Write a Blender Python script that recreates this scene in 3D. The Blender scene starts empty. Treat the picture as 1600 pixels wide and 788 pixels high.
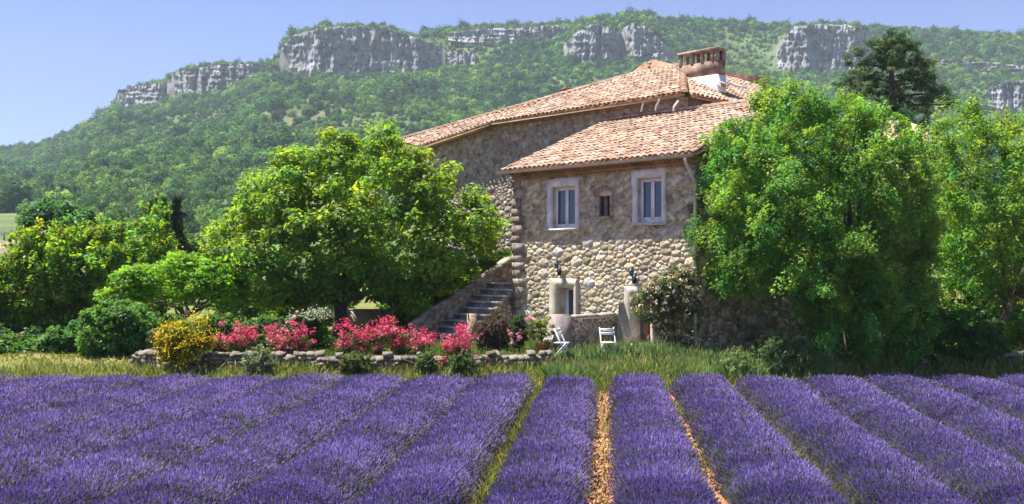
import bpy, math, random
import numpy as np
from mathutils import Vector, noise as mnoise

random.seed(7)
rng = np.random.default_rng(7)
C = bpy.context.scene.collection
SC = bpy.context.scene

# ------------------------------------------------------------------ camera, sky, sun, exposure
F = 1556.0                      # focal length in pixels of a 1600 px wide frame
cam_data = bpy.data.cameras.new("camera")
cam_data.sensor_width = 36.0
cam_data.lens = 36.0 * F / 1600.0
cam_data.shift_y = 15.0 / 1600.0
cam_data.clip_start = 0.1
cam_data.clip_end = 6000.0
cam = bpy.data.objects.new("camera", cam_data)
cam.rotation_euler = (math.radians(90), 0, 0)
C.objects.link(cam)
SC.camera = cam

SUN = Vector((-0.415, 0.105, 0.90)).normalized()
SUN_EL = math.asin(SUN.z)
SUN_AZ = math.atan2(SUN.x, SUN.y)
world = bpy.data.worlds.new("World")
SC.world = world
world.use_nodes = True
nt = world.node_tree
sky_tex = nt.nodes.new("ShaderNodeTexSky")
sky_tex.sky_type = 'NISHITA'
sky_tex.sun_disc = False
sky_tex.sun_elevation = SUN_EL
sky_tex.sun_rotation = SUN_AZ
sky_tex.altitude = 1800.0
sky_tex.air_density = 1.0
sky_tex.dust_density = 0.0
sky_tex.ozone_density = 5.0
bg = nt.nodes["Background"]
bg.inputs["Strength"].default_value = 0.08
sky_mul = nt.nodes.new("ShaderNodeMix"); sky_mul.data_type = 'RGBA'; sky_mul.blend_type = 'MULTIPLY'
sky_mul.inputs[0].default_value = 1.0; sky_mul.inputs[7].default_value = (0.86, 0.72, 0.86, 1)
nt.links.new(sky_tex.outputs[0], sky_mul.inputs[6]); nt.links.new(sky_mul.outputs[2], bg.inputs["Color"])

sun_data = bpy.data.lights.new("sun", 'SUN')
sun_data.energy = 4.8
sun_data.angle = math.radians(0.5)
sun_data.color = (1.0, 0.95, 0.86)
sun = bpy.data.objects.new("sun", sun_data)
sun.rotation_euler = SUN.to_track_quat('Z', 'Y').to_euler()
sun.location = (0, 0, 60)
C.objects.link(sun)

SC.view_settings.view_transform = 'Standard'
SC.view_settings.look = 'None'
SC.view_settings.exposure = 1.34
SC.view_settings.gamma = 1.0
SC.cycles.max_bounces = 12
SC.cycles.diffuse_bounces = 8
SC.cycles.transmission_bounces = 12
SC.cycles.transparent_max_bounces = 8

# ------------------------------------------------------------------ helpers
WP = {}                          # world position of every object (nothing with children is rotated before its children are made)


def link(o, parent=None, wpos=(0, 0, 0)):
    C.objects.link(o)
    w = Vector(wpos)
    WP[o.name] = w
    if parent is not None:
        o.parent = parent
        o.location = w - WP[parent.name]
    else:
        o.location = w
    return o


def tag(o, label=None, cat=None, group=None, kind=None):
    if label: o["label"] = label
    if cat: o["category"] = cat
    if group: o["group"] = group
    if kind: o["kind"] = kind
    return o


def empty(name, loc, label, cat, group=None):
    o = bpy.data.objects.new(name, None)
    o.empty_display_size = 0.2
    link(o, None, loc)
    return tag(o, label, cat, group)


def copy_tree(o, parent=None):
    c = o.copy()
    C.objects.link(c)
    c.parent = parent
    for ch in list(o.children):
        copy_tree(ch, c)
    return c


class MB:
    """Collects polygons with one tint each, then links them as one mesh object."""
    def __init__(self):
        self.v = []; self.n = 0; self.f = {}; self.t = {}

    def add(self, verts, faces, tint=(1, 1, 1)):
        verts = np.asarray(verts, dtype=np.float64).reshape(-1, 3)
        faces = faces if isinstance(faces, list) else [faces]
        for fa in faces:
            fa = np.asarray(fa, dtype=np.int64)
            if fa.ndim == 1: fa = fa[None]
            k = fa.shape[1]
            t = np.asarray(tint, dtype=np.float64)
            if t.ndim == 1: t = np.repeat(t[None, :3], len(fa), 0)
            self.f.setdefault(k, []).append(fa + self.n)
            self.t.setdefault(k, []).append(t)
        self.v.append(verts); self.n += len(verts)
        return self

    def box(self, lo, hi, tint=(1, 1, 1), ax=None, org=(0, 0, 0)):
        x0, y0, z0 = lo; x1, y1, z1 = hi
        v = np.array([(x0,y0,z0),(x1,y0,z0),(x1,y1,z0),(x0,y1,z0),(x0,y0,z1),(x1,y0,z1),(x1,y1,z1),(x0,y1,z1)], float)
        if ax is not None: v = np.asarray(org) + v @ np.asarray(ax)
        q = np.array([(0,3,2,1),(4,5,6,7),(0,1,5,4),(1,2,6,5),(2,3,7,6),(3,0,4,7)])
        return self.add(v, q, tint)

    def tube(self, pts, rad, sides=6, tint=(1, 1, 1), cap=True):
        pts = [Vector(p) for p in pts]
        if not hasattr(rad, '__len__'): rad = [rad] * len(pts)
        vs = []; prev = None
        for i, p in enumerate(pts):
            d = (pts[min(i + 1, len(pts) - 1)] - pts[max(i - 1, 0)])
            if d.length < 1e-9: d = Vector((0, 0, 1))
            d.normalize()
            a = (prev - d * prev.dot(d)) if prev is not None else d.orthogonal()
            if a.length < 1e-6: a = d.orthogonal()
            a.normalize(); prev = a
            b = d.cross(a)
            for k in range(sides):
                an = 2 * math.pi * k / sides
                vs.append(p + (a * math.cos(an) + b * math.sin(an)) * rad[i])
        fq = []
        for i in range(len(pts) - 1):
            for k in range(sides):
                k2 = (k + 1) % sides
                fq.append((i*sides+k, i*sides+k2, (i+1)*sides+k2, (i+1)*sides+k))
        fs = [np.array(fq)]
        if cap:
            fs.append(np.array([list(range(sides))[::-1]]))
            fs.append(np.array([[(len(pts)-1)*sides + k for k in range(sides)]]))
        vs = np.array([tuple(v) for v in vs])
        for f in fs: pass
        n0 = self.n
        self.v.append(vs); self.n += len(vs)
        for f in fs:
            k = f.shape[1]
            self.f.setdefault(k, []).append(f + n0)
            self.t.setdefault(k, []).append(np.repeat(np.asarray(tint, float)[None, :3], len(f), 0))
        return self

    def lathe(self, prof, org=(0, 0, 0), sides=16, tint=(1, 1, 1)):
        vs = []
        for r, z in prof:
            for k in range(sides):
                a = 2 * math.pi * k / sides
                vs.append((org[0] + r * math.cos(a), org[1] + r * math.sin(a), org[2] + z))
        fq = []
        for i in range(len(prof) - 1):
            for k in range(sides):
                k2 = (k + 1) % sides
                fq.append((i*sides+k, i*sides+k2, (i+1)*sides+k2, (i+1)*sides+k))
        return self.add(vs, np.array(fq), tint)

    def build(self, name, mat, parent=None, smooth=False, wpos=None, origin=None):
        """verts are in world space; origin = world point of the object's own origin."""
        me = bpy.data.meshes.new(name)
        V = np.concatenate(self.v) if self.v else np.zeros((0, 3))
        org = np.zeros(3) if origin is None else np.asarray(origin, float)
        V = V - org
        me.vertices.add(len(V)); me.vertices.foreach_set("co", V.astype(np.float32).ravel())
        loops = []; starts = []; tints = []; p = 0
        for k, fl in self.f.items():
            fa = np.concatenate(fl)
            loops.append(fa.ravel()); starts.append(p + np.arange(len(fa)) * k); p += fa.size
            tints.append(np.concatenate(self.t[k]))
        loops = np.concatenate(loops); starts = np.concatenate(starts); tints = np.concatenate(tints)
        me.loops.add(len(loops)); me.loops.foreach_set("vertex_index", loops.astype(np.int32))
        me.polygons.add(len(starts)); me.polygons.foreach_set("loop_start", starts.astype(np.int32))
        if smooth: me.polygons.foreach_set("use_smooth", np.ones(len(starts), dtype=bool))
        me.update(calc_edges=True)
        at = me.attributes.new("tint", 'FLOAT_COLOR', 'FACE')
        at.data.foreach_set("color", np.concatenate([tints, np.ones((len(tints), 1))], 1).astype(np.float32).ravel())
        if mat is not None: me.materials.append(mat)
        o = bpy.data.objects.new(name, me)
        return link(o, parent, org if wpos is None else wpos)


def nrm(a):
    return a / np.maximum(np.linalg.norm(a, axis=-1, keepdims=True), 1e-9)


# ------------------------------------------------------------------ materials
def new_mat(name):
    m = bpy.data.materials.new(name); m.use_nodes = True
    n = m.node_tree.nodes; n.clear()
    out = n.new("ShaderNodeOutputMaterial")
    return m, m.node_tree, out


def tint_mat(name, col=(1, 1, 1), rough=0.85, nscale=6.0, namt=0.35, bump=0.0, bscale=25.0, transl=0.0, spec=0.3, tcol=None, objrand=0.0):
    m, t, out = new_mat(name)
    N, L = t.nodes.new, t.links.new
    at = N("ShaderNodeAttribute"); at.attribute_name = "tint"
    mul = N("ShaderNodeMix"); mul.data_type = 'RGBA'; mul.blend_type = 'MULTIPLY'; mul.inputs[0].default_value = 1.0
    mul.inputs[7].default_value = (*col, 1); L(at.outputs["Color"], mul.inputs[6])
    tc = N("ShaderNodeTexCoord")
    cur = mul.outputs[2]
    if namt > 0:
        no = N("ShaderNodeTexNoise"); no.inputs["Scale"].default_value = nscale; no.inputs["Detail"].default_value = 5
        L(tc.outputs["Object"], no.inputs["Vector"])
        mr = N("ShaderNodeMapRange"); mr.inputs[1].default_value = 0.3; mr.inputs[2].default_value = 0.7
        mr.inputs[3].default_value = 1 - namt; mr.inputs[4].default_value = 1 + namt
        L(no.outputs[0], mr.inputs[0])
        vm = N("ShaderNodeVectorMath"); vm.operation = 'SCALE'
        L(cur, vm.inputs[0]); L(mr.outputs[0], vm.inputs["Scale"]); cur = vm.outputs[0]
    if objrand > 0:
        oi = N("ShaderNodeObjectInfo")
        mr2 = N("ShaderNodeMapRange"); mr2.inputs[3].default_value = 1 - objrand; mr2.inputs[4].default_value = 1 + objrand
        L(oi.outputs["Random"], mr2.inputs[0])
        vm2 = N("ShaderNodeVectorMath"); vm2.operation = 'SCALE'
        L(cur, vm2.inputs[0]); L(mr2.outputs[0], vm2.inputs["Scale"]); cur = vm2.outputs[0]
    p = N("ShaderNodeBsdfPrincipled"); p.inputs["Roughness"].default_value = rough
    p.inputs["Specular IOR Level"].default_value = spec
    L(cur, p.inputs["Base Color"])
    sh = p.outputs[0]
    if bump > 0:
        nb = N("ShaderNodeTexNoise"); nb.inputs["Scale"].default_value = bscale; nb.inputs["Detail"].default_value = 6
        L(tc.outputs["Object"], nb.inputs["Vector"])
        b = N("ShaderNodeBump"); b.inputs["Strength"].default_value = bump; b.inputs["Distance"].default_value = 0.05
        L(nb.outputs[0], b.inputs["Height"]); L(b.outputs[0], p.inputs["Normal"])
    if transl > 0:
        tr = N("ShaderNodeBsdfTranslucent")
        mt = N("ShaderNodeMix"); mt.data_type = 'RGBA'; mt.blend_type = 'MULTIPLY'; mt.inputs[0].default_value = 1.0
        mt.inputs[7].default_value = (*(tcol or (1.5, 1.35, 0.6)), 1)
        L(cur, mt.inputs[6]); L(mt.outputs[2], tr.inputs["Color"])
        mx = N("ShaderNodeMixShader"); mx.inputs[0].default_value = transl
        L(sh, mx.inputs[1]); L(tr.outputs[0], mx.inputs[2]); sh = mx.outputs[0]
    L(sh, out.inputs["Surface"])
    return m


M = {}
M['leaf'] = tint_mat("leaf", rough=0.5, namt=0.0, transl=0.5, spec=0.3, tcol=(3.3, 2.05, 0.45))
M['leaf_green'] = tint_mat("green_leaf", rough=0.5, namt=0.0, transl=0.45, spec=0.3, tcol=(2.9, 2.05, 0.5))
M['needle'] = tint_mat("needle", rough=0.65, namt=0.0, transl=0.3, spec=0.2)
M['flower'] = tint_mat("flower", rough=0.7, namt=0.0, transl=0.3, spec=0.15, tcol=(1.2, 1.1, 1.1))
M['lavender'] = tint_mat("lavender", rough=0.8, namt=0.2, nscale=0.9, transl=0.38, spec=0.1, tcol=(1.35, 1.2, 1.2))
M['grass'] = tint_mat("grass", rough=0.75, namt=0.3, nscale=1.5, transl=0.35, spec=0.15)
M['bark'] = tint_mat("bark", (0.09, 0.075, 0.06), 0.95, 9, 0.5, 0.6, 30)
M['stone'] = tint_mat("stone", rough=0.95, nscale=4.5, namt=0.5, bump=0.8, bscale=16, spec=0.15)
M['mortar'] = tint_mat("mortar", rough=0.98, nscale=3, namt=0.4, bump=0.6, bscale=18, spec=0.1)
M['tile'] = tint_mat("tile", rough=0.9, nscale=1.6, namt=0.32, bump=0.25, bscale=40, spec=0.15)
M['white'] = tint_mat("white_paint", rough=0.45, nscale=5, namt=0.06)
M['plaster'] = tint_mat("plaster", rough=0.92, nscale=3, namt=0.22, bump=0.35, bscale=20, spec=0.15)
M['zinc'] = tint_mat("zinc", (0.52, 0.47, 0.40), 0.6, 4, 0.15)
M['black'] = tint_mat("black_iron", (0.02, 0.022, 0.03), 0.45, 5, 0.2)
M['dark'] = tint_mat("painted_dark", (0.012, 0.012, 0.014), 0.95, 5, 0.1)  # near-black colour stands for unlit depth
M['pot'] = tint_mat("terracotta", (0.42, 0.14, 0.055), 0.85, 8, 0.3, 0.2, 30)
M['rock'] = tint_mat("cliff_rock", rough=0.97, nscale=0.11, namt=0.42, bump=0.9, bscale=0.22, spec=0.1)
[n for n in M['rock'].node_tree.nodes if n.type == 'BUMP'][0].inputs["Distance"].default_value = 3.0
M['forest'] = tint_mat("forest_leaf", rough=0.85, namt=0.0, transl=0.3, spec=0.1, objrand=0.42)
_t = M['forest'].node_tree; _at = _t.nodes.new("ShaderNodeAttribute"); _at.attribute_type = 'INSTANCER'; _at.attribute_name = "patch"
_b = [n for n in _t.nodes if n.type == 'MIX' and n.blend_type == 'MULTIPLY'][0]
_t.links.new(_at.outputs["Color"], _b.inputs[7])


def glass_mat():
    m, t, out = new_mat("window_glass")
    N, L = t.nodes.new, t.links.new
    p = N("ShaderNodeBsdfPrincipled")
    p.inputs["Base Color"].default_value = (0.04, 0.08, 0.13, 1)  # blue base colour stands in for the reflected sky
    p.inputs["Roughness"].default_value = 0.04
    p.inputs["Specular IOR Level"].default_value = 0.5
    p.inputs["IOR"].default_value = 1.55
    L(p.outputs[0], out.inputs["Surface"])
    return m
M['glass'] = glass_mat()


def ramp_noise(t, coord, scale, stops, detail=6, rough=0.6):
    N, L = t.nodes.new, t.links.new
    no = N("ShaderNodeTexNoise"); no.inputs["Scale"].default_value = scale; no.inputs["Detail"].default_value = detail
    no.inputs["Roughness"].default_value = rough
    L(coord, no.inputs["Vector"])
    r = N("ShaderNodeValToRGB")
    els = r.color_ramp.elements
    while len(els) < len(stops): els.new(0.5)
    for e, (p, c) in zip(els, stops): e.position = p; e.color = (*c, 1)
    L(no.outputs[0], r.inputs[0])
    return r.outputs[0]


def ground_mat():
    m, t, out = new_mat("ground_soil_and_grass")
    N, L = t.nodes.new, t.links.new
    tc = N("ShaderNodeTexCoord")
    grass = ramp_noise(t, tc.outputs["Object"], 0.8, [(0.3, (0.10, 0.12, 0.03)), (0.5, (0.17, 0.18, 0.05)), (0.7, (0.26, 0.22, 0.09))])
    soil = ramp_noise(t, tc.outputs["Object"], 3.0, [(0.3, (0.24, 0.11, 0.055)), (0.5, (0.37, 0.175, 0.09)), (0.72, (0.46, 0.25, 0.14))])
    sx = N("ShaderNodeSeparateXYZ"); L(tc.outputs["Object"], sx.inputs[0])
    mr = N("ShaderNodeMapRange"); mr.inputs[1].default_value = 24.0; mr.inputs[2].default_value = 24.8
    L(sx.outputs["Y"], mr.inputs[0])
    mix = N("ShaderNodeMix"); mix.data_type = 'RGBA'
    L(mr.outputs[0], mix.inputs[0]); L(soil, mix.inputs[6]); L(grass, mix.inputs[7])
    p = N("ShaderNodeBsdfPrincipled"); p.inputs["Roughness"].default_value = 0.97; p.inputs["Specular IOR Level"].default_value = 0.1
    L(mix.outputs[2], p.inputs["Base Color"])
    nb = N("ShaderNodeTexNoise"); nb.inputs["Scale"].default_value = 9; nb.inputs["Detail"].default_value = 6
    L(tc.outputs["Object"], nb.inputs["Vector"])
    b = N("ShaderNodeBump"); b.inputs["Strength"].default_value = 0.7; b.inputs["Distance"].default_value = 0.06
    L(nb.outputs[0], b.inputs["Height"]); L(b.outputs[0], p.inputs["Normal"])
    L(p.outputs[0], out.inputs["Surface"])
    return m
M['ground'] = ground_mat()

# ------------------------------------------------------------------ terrain: field, terrace, hills
def smooth(a, b, x):
    t = np.clip((x - a) / (b - a), 0, 1)
    return t * t * (3 - 2 * t)


def ground_z(x, y):
    x = np.asarray(x, float); y = np.asarray(y, float)
    z = -3.20 + 0 * x
    z = z + 0.27 * smooth(24.3, 26.2, y)
    z = z + 0.27 * smooth(26.8, 27.3, y)
    z = z + 0.06 * np.sin(x * 1.3) * np.sin(y * 0.9) * (y > 24)
    return z


def grid_mesh(name, xs, ys, zf, mat):
    X, Y = np.meshgrid(xs, ys)
    V = np.stack([X, Y, zf(X, Y)], -1).reshape(-1, 3)
    nx, ny = len(xs), len(ys)
    i = np.arange(nx - 1)[None, :] + nx * np.arange(ny - 1)[:, None]
    Q = np.stack([i, i + 1, i + 1 + nx, i + nx], -1).reshape(-1, 4)
    return MB().add(V, Q).build(name, mat, smooth=True)


xs = np.concatenate([[-1300, -700, -300, -120, -60], np.linspace(-35, 35, 141), [60, 120, 300, 700, 1300]])
ys = np.concatenate([[-400, -150, -50, -10, 0], np.linspace(6, 60, 140), [80, 120, 300, 800, 1500]])
g = grid_mesh("ground", xs, ys, ground_z, M['ground'])
tag(g, kind='structure')

SKY_U = [-900, -300, 0, 60, 110, 150, 188, 262, 300, 340, 425, 438, 455, 480, 520, 600, 640, 690, 745, 860, 895, 940, 980, 1010, 1060, 1150, 1225, 1280, 1360, 1400, 1450, 1500, 1600, 1900, 2500]
SKY_V_ = [330, 290, 236, 229, 210, 190, 160, 128, 112, 104, 102, 84, 62, 50, 45, 45, 53, 53, 46, 41, 38, 31, 24, 25, 35, 41, 43, 37, 44, 47, 50, 53, 61, 90, 140]
SKY_V = SKY_V_
# cliffs: list of (u, v_top, v_base)
CLIFFS = [
    ("left_tail", 905, [(186, 141, 168), (205, 136, 163), (235, 131, 158), (262, 129, 156)]),
    ("left_block", 890, [(262, 118, 157), (285, 110, 155), (310, 106, 152), (345, 101, 146), (375, 100, 133), (400, 100, 120), (428, 101, 106)]),
    ("big_block", 850, [(434, 100, 126), (441, 72, 124), (455, 57, 121), (480, 49, 119), (505, 44, 120), (520, 43, 122), (560, 42, 112), (600, 43, 108), (630, 52, 111), (660, 62, 112), (690, 75, 108)]),
    ("pale_outcrop", 860, [(700, 84, 92), (715, 78, 104), (733, 80, 110), (748, 90, 100)]),
    ("long_band", 846, [(700, 52, 58), (745, 46, 64), (790, 44, 70), (830, 42, 74), (860, 40, 72), (880, 40, 60), (895, 40, 50)]),
    ("crag", 850, [(882, 70, 98), (895, 55, 103), (915, 41, 104), (935, 38, 102), (950, 44, 100), (962, 54, 97), (971, 47, 94)]),
    ("crag_right", 845, [(971, 46, 94), (985, 37, 98), (1000, 37, 100), (1018, 48, 98), (1035, 66, 96), (1055, 85, 97)]),
    ("right_block", 850, [(1204, 100, 114), (1215, 82, 116), (1228, 58, 116), (1242, 42, 114), (1280, 38, 112), (1330, 40, 112), (1352, 44, 112), (1364, 60, 106)]),
    ("right_strata", 840, [(1470, 92, 102), (1500, 95, 110), (1550, 98, 118), (1600, 104, 128), (1680, 110, 135)]),
    ("right_low", 800, [(1545, 140, 160), (1570, 128, 168), (1600, 126, 170), (1680, 130, 170)]),
]
RC = 850.0


def terr_v(u, Y):
    """Apparent height row of the hill surface for column u at depth Y (a real surface once multiplied out)."""
    sv = np.interp(u, SKY_U, SKY_V)
    top = sv + 3; base = np.interp(u, [-900, 60, 150, 186, 262, 345, 428, 440, 690, 740, 882, 1055, 1204, 1364, 1500, 1700, 2500], [352, 251, 207, 169, 158, 146, 108, 122, 109, 105, 98, 97, 114, 107, 110, 125, 170])
    rc = np.full_like(u, RC); ramp = np.full_like(u, 95.0)
    for nme, r, pts in CLIFFS:
        if nme in ("right_strata", "right_low", "pale_outcrop", "long_band"): continue
        pu = [p[0] for p in pts]
        m = (u >= pu[0]) & (u <= pu[-1])
        top = np.where(m, np.interp(u, pu, [p[1] for p in pts]) + 3, top)
        rc = np.where(m, r, rc); ramp = np.where(m, 10.0, ramp)
        vtop = np.interp(u, pu, [p[1] for p in pts]) + 3.5
        if nme not in ('crag', 'crag_right'): sv = np.where(m & (np.abs(vtop - sv) < 13), np.maximum(sv, vtop), sv)
    v = np.empty_like(u)
    t = np.clip((Y - 300) / (rc - 300), 0, 1)
    v_slope = 333 + (base - 333) * t ** 0.85
    k = np.clip((Y - 90) / 210, 0, 1)
    v_near = (409 + 2.9 * F / np.maximum(Y, 60)) * (1 - k) + 333 * k
    v = np.where(Y < 300, v_near, v_slope)
    v = np.where(Y > rc, base + (top - base) * np.clip((Y - rc - 8) / ramp, 0, 1), v)
    v = np.where(Y > rc + 8 + ramp, top + (sv - top) * np.clip((Y - rc - 8 - ramp) / (110 - ramp), 0, 1), v)
    v = np.where(Y > rc + 118, sv + 0.11 * (Y - rc - 118), v)
    return v


def hill_noise(u, Y):
    X = (u - 800) / F * Y
    return (np.sin(X * 0.021 + 1.3 * np.sin(Y * 0.011)) * np.sin(Y * 0.017 + 0.8 * np.sin(X * 0.013)) * 8
            + np.sin(X * 0.053 + 2 + np.sin(Y * 0.03)) * np.sin(Y * 0.047 + 1) * 2)


def terr_z(u, Y):
    z = (409 - terr_v(u, Y)) / F * Y
    return z + hill_noise(u, Y) * np.clip((Y - 250) / 300, 0, 1) * (1 - smooth(760, 800, Y) * (1 - smooth(1000, 1100, Y)))


us = np.arange(-900, 2501, 6.0)
Ys = np.concatenate([np.linspace(90, 300, 16)[:-1], np.linspace(300, 820, 40), np.linspace(826, 1090, 60), [1130, 1200, 1290]])
U, YY = np.meshgrid(us, Ys)
Z = terr_z(U, YY)
XX = (U - 800) / F * YY


def clearing(u, Y):
    """Dry scrubby clearing on the hillside and thin patches under the cliffs."""
    v = terr_v(u, Y)
    a = np.exp(-(((u - 455 - (v - 190) * -0.5) / 95) ** 2 + ((v - 190) / 34) ** 2) * 1.2)
    b = np.exp(-(((u - 690) / 60) ** 2 + ((v - 75) / 15) ** 2)) * 0.4
    c = np.exp(-(((u - 1540) / 80) ** 2 + ((v - 100) / 18) ** 2)) * 0.0
    d = np.exp(-(((u + 10) / 60) ** 2 + ((v - 352) / 17) ** 2)) * 0.45
    return np.clip(np.maximum.reduce([a * 1.15, b, c, d]), 0, 1)


cl = clearing(U, YY)
n2 = 0.5 + 0.5 * np.sin(XX * 0.07 + np.sin(YY * 0.05) * 2) * np.sin(YY * 0.06)
colg = np.array([0.085, 0.125, 0.045]); cold = np.array([0.135, 0.145, 0.075])
tt = (colg * (1 - cl[..., None]) + cold * cl[..., None]) * (0.75 + 0.5 * n2[..., None])
gzx = np.gradient(Z, axis=1) / np.maximum(np.abs(np.gradient(XX, axis=1)), 1e-3); gzy = np.gradient(Z, axis=0) / np.maximum(np.gradient(YY, axis=0), 1e-3)
steep = np.clip((np.hypot(gzx, gzy) - 1.0) / 0.8, 0, 1)[..., None]
tt = tt * (1 - steep) + np.array([0.19, 0.185, 0.18]) * steep
nx, ny = len(us), len(Ys)
i = np.arange(nx - 1)[None, :] + nx * np.arange(ny - 1)[:, None]
Q = np.stack([i, i + 1, i + 1 + nx, i + nx], -1).reshape(-1, 4)
M['hill'] = tint_mat("hill_ground", rough=0.97, nscale=0.05, namt=0.35, spec=0.1)
hb = MB().add(np.stack([XX, YY, Z], -1).reshape(-1, 3), Q, tt[:-1, :-1].reshape(-1, 3))
tag(hb.build("hills", M['hill'], smooth=True), kind='structure')


def fbm(x, y, z=0.0, o=4):
    return mnoise.fractal(Vector((x, y, z)), 0.9, 2.1, o)


for ci, (nme, r, pts) in enumerate(CLIFFS):
    if nme in ("right_strata", "right_low", "pale_outcrop", "long_band"):
        um = 0.5 * (pts[0][0] + pts[-1][0]); vm = sum(p[2] for p in pts) / len(pts)
        yy_ = np.arange(400.0, 965.0, 2.0)
        r = float(yy_[np.argmax(terr_v(np.full_like(yy_, um), yy_) <= vm - 2)]) - 4
    pu = np.array([p[0] for p in pts], float)
    uu = np.arange(pu[0], pu[-1] + 0.1, 1.1)
    vt = np.interp(uu, pu, [p[1] for p in pts]); vb = np.interp(uu, pu, [p[2] for p in pts]) + 5
    rows = 30 if nme not in ("pale_outcrop", "right_strata") else 18
    strata = nme in ("right_strata",)
    V = np.zeros((rows + 4, len(uu), 3)); T = np.zeros((rows + 4, len(uu), 3))
    width = uu[-1] - uu[0]
    for a, u in enumerate(uu):
        s = (u - uu[0]) / width
        jag = fbm(u * 0.12, ci * 7.3, 1.7, 3) * 1.8
        bulge = 34 * (1 - min(1, s / 0.3)) ** 1.6 if nme in ("big_block", "left_block", "right_block", "crag", "crag_right") else 8 * (1 - s)
        bulge += 26 * max(0, (s - 0.8) / 0.2) ** 2
        for b in range(rows):
            t = b / (rows - 1)
            v = vb[a] + (vt[a] + jag - vb[a]) * t
            rib = abs(fbm(u * 0.045, v * 0.010, ci * 3.1, 4)) * -13 + fbm(u * 0.15, v * 0.07, ci * 5.7, 4) * 3.4 + fbm(u * 0.4, v * 0.25, ci, 3) * 1.6 + fbm(u * 0.02, v * 0.22, ci * 1.3 + 4, 3) * 3.0
            if strata: rib = fbm(u * 0.03, v * 0.5, 3.3, 4) * 6 + fbm(u * 0.2, v * 0.3, 9, 3) * 2.5
            Y = r - 6 + bulge + rib - 9 * (1 - t) ** 2 + 3 * t
            V[b, a] = ((u - 800) / F * Y, Y, (409 - v) / F * Y)
            g_ = 0.25 + 0.07 * fbm(u * 0.05, v * 0.015, 11 + ci, 4) + 0.05 * fbm(u * 0.3, v * 0.08, 21, 3)
            w = fbm(u * 0.03, v * 0.03, 31 + ci, 3)
            g_ = max(0.10, g_)
            T[b, a] = (g_ * (0.95 + 0.10 * w), g_ * 0.96, g_ * (1.0 - 0.12 * w))  # bluish cast puts haze and shade into the rock colour
            veg = fbm(u * 0.09, v * 0.12, 51 + ci, 4)
            if veg > 0.38: T[b, a] = (0.06, 0.085, 0.035)
        for q in range(4):
            Y2 = V[rows - 1, a, 1] + (10, 22, 40, 60)[q]
            vv = vt[a] + jag + (0.0, 0.4, 2, 8)[q]
            V[rows + q, a] = ((u - 800) / F * Y2, Y2, (409 - vv) / F * Y2)
            T[rows + q, a] = (0.09, 0.11, 0.05)
    nr, nu = V.shape[:2]
    i = np.arange(nu - 1)[None, :] + nu * np.arange(nr - 1)[:, None]
    Q = np.stack([i, i + 1, i + 1 + nu, i + nu], -1).reshape(-1, 4)
    tag(MB().add(V.reshape(-1, 3), Q, T[:-1, :-1].reshape(-1, 3)).build("cliff", M['rock']), kind='structure')

# ---- forest on the hills: one mass, instanced crowns
crown_col = bpy.data.collections.new("forest_crowns")
for kx in range(5):
    r2 = np.random.default_rng(40 + kx)
    nl = 360
    d = nrm(r2.normal(size=(nl, 3)))
    lump = 1 + 0.28 * np.sin(d[:, 0] * 4 + kx) * np.sin(d[:, 1] * 4 + 2 * kx) + 0.15 * r2.normal(size=nl)
    c = d * lump[:, None] * np.array([1, 1, 1.05 if kx < 4 else 1.7]) * r2.uniform(0.75, 1.0, (nl, 1)) + np.array([0, 0, 0.75])
    a = nrm(np.cross(d, r2.normal(size=(nl, 3)))); b = np.cross(nrm(d + 0.5 * r2.normal(size=(nl, 3))), a)
    L_ = 0.20
    v = np.stack([c - a * L_, c + b * L_ * 0.8, c + a * L_, c - b * L_ * 0.8], 1).reshape(-1, 3)
    base = [(0.12, 0.26, 0.055), (0.10, 0.23, 0.055), (0.155, 0.28, 0.058), (0.065, 0.165, 0.05), (0.042, 0.11, 0.05)][kx]
    ti = np.array(base) * r2.uniform(0.75, 1.3, (nl, 1))
    mb = MB().add(v, np.arange(nl * 4).reshape(-1, 4), ti)
    o = mb.build("forest_crown", M['forest'])
    C.objects.unlink(o); crown_col.objects.link(o)

N_F = 46000
fu = rng.uniform(-300, 1900, N_F); fy = np.sqrt(rng.uniform(225.0 ** 2, 1020.0 ** 2, N_F))
cl = clearing(fu, fy); keep = rng.uniform(0, 1, N_F) > cl * 0.58
vv = terr_v(fu, fy)
zf = terr_z(fu, fy)
dz = np.abs(terr_v(fu, fy + 6) - vv)
keep &= dz < 6
rim_ = np.zeros(N_F, bool)
for nme, r_, pts_ in CLIFFS:
    if nme not in ('left_tail', 'left_block', 'big_block', 'right_block'): continue
    pu_ = [p[0] for p in pts_]
    rim_ |= (fu > pu_[0] + 2) & (fu < pu_[-1] - 2) & (fy > r_ - 3) & (fy < r_ + 75)
keep &= ~(rim_ & (rng.uniform(0, 1, N_F) > 0.10))
fX = (fu - 800) / F * fy
gap = np.sin(fX * 0.031 + 1.7 * np.sin(fy * 0.013)) * np.sin(fy * 0.027 + 1.1 * np.sin(fX * 0.019))
keep &= rng.uniform(0, 1, N_F) > np.clip(gap - 0.45, 0, 1) * 0.8
keep &= ~((fu < 34) & (fu > -60) & (fy < 330))
fX, fy, zf, vv2 = fX[keep], fy[keep], zf[keep], vv[keep]
sc = np.clip(np.exp(rng.normal(1.02, 0.32, len(fX))), 1.4, 6.0) * np.where(fy > 780, 0.85, 1.0) * np.where(fy < 330, 0.6, 1.0) * (0.85 + 0.4 * np.sin(fX * 0.02) * np.sin(fy * 0.023))
pm = bpy.data.meshes.new("forest")
pm.vertices.add(len(fX)); pm.vertices.foreach_set("co", np.stack([fX, fy, zf - 0.3 * sc], -1).astype(np.float32).ravel())
pt_ = 0.5 + 0.5 * np.sin(fX * 0.017 + 1.9 * np.sin(fy * 0.012)) * np.sin(fy * 0.023 + 1.4 * np.sin(fX * 0.011))
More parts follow.
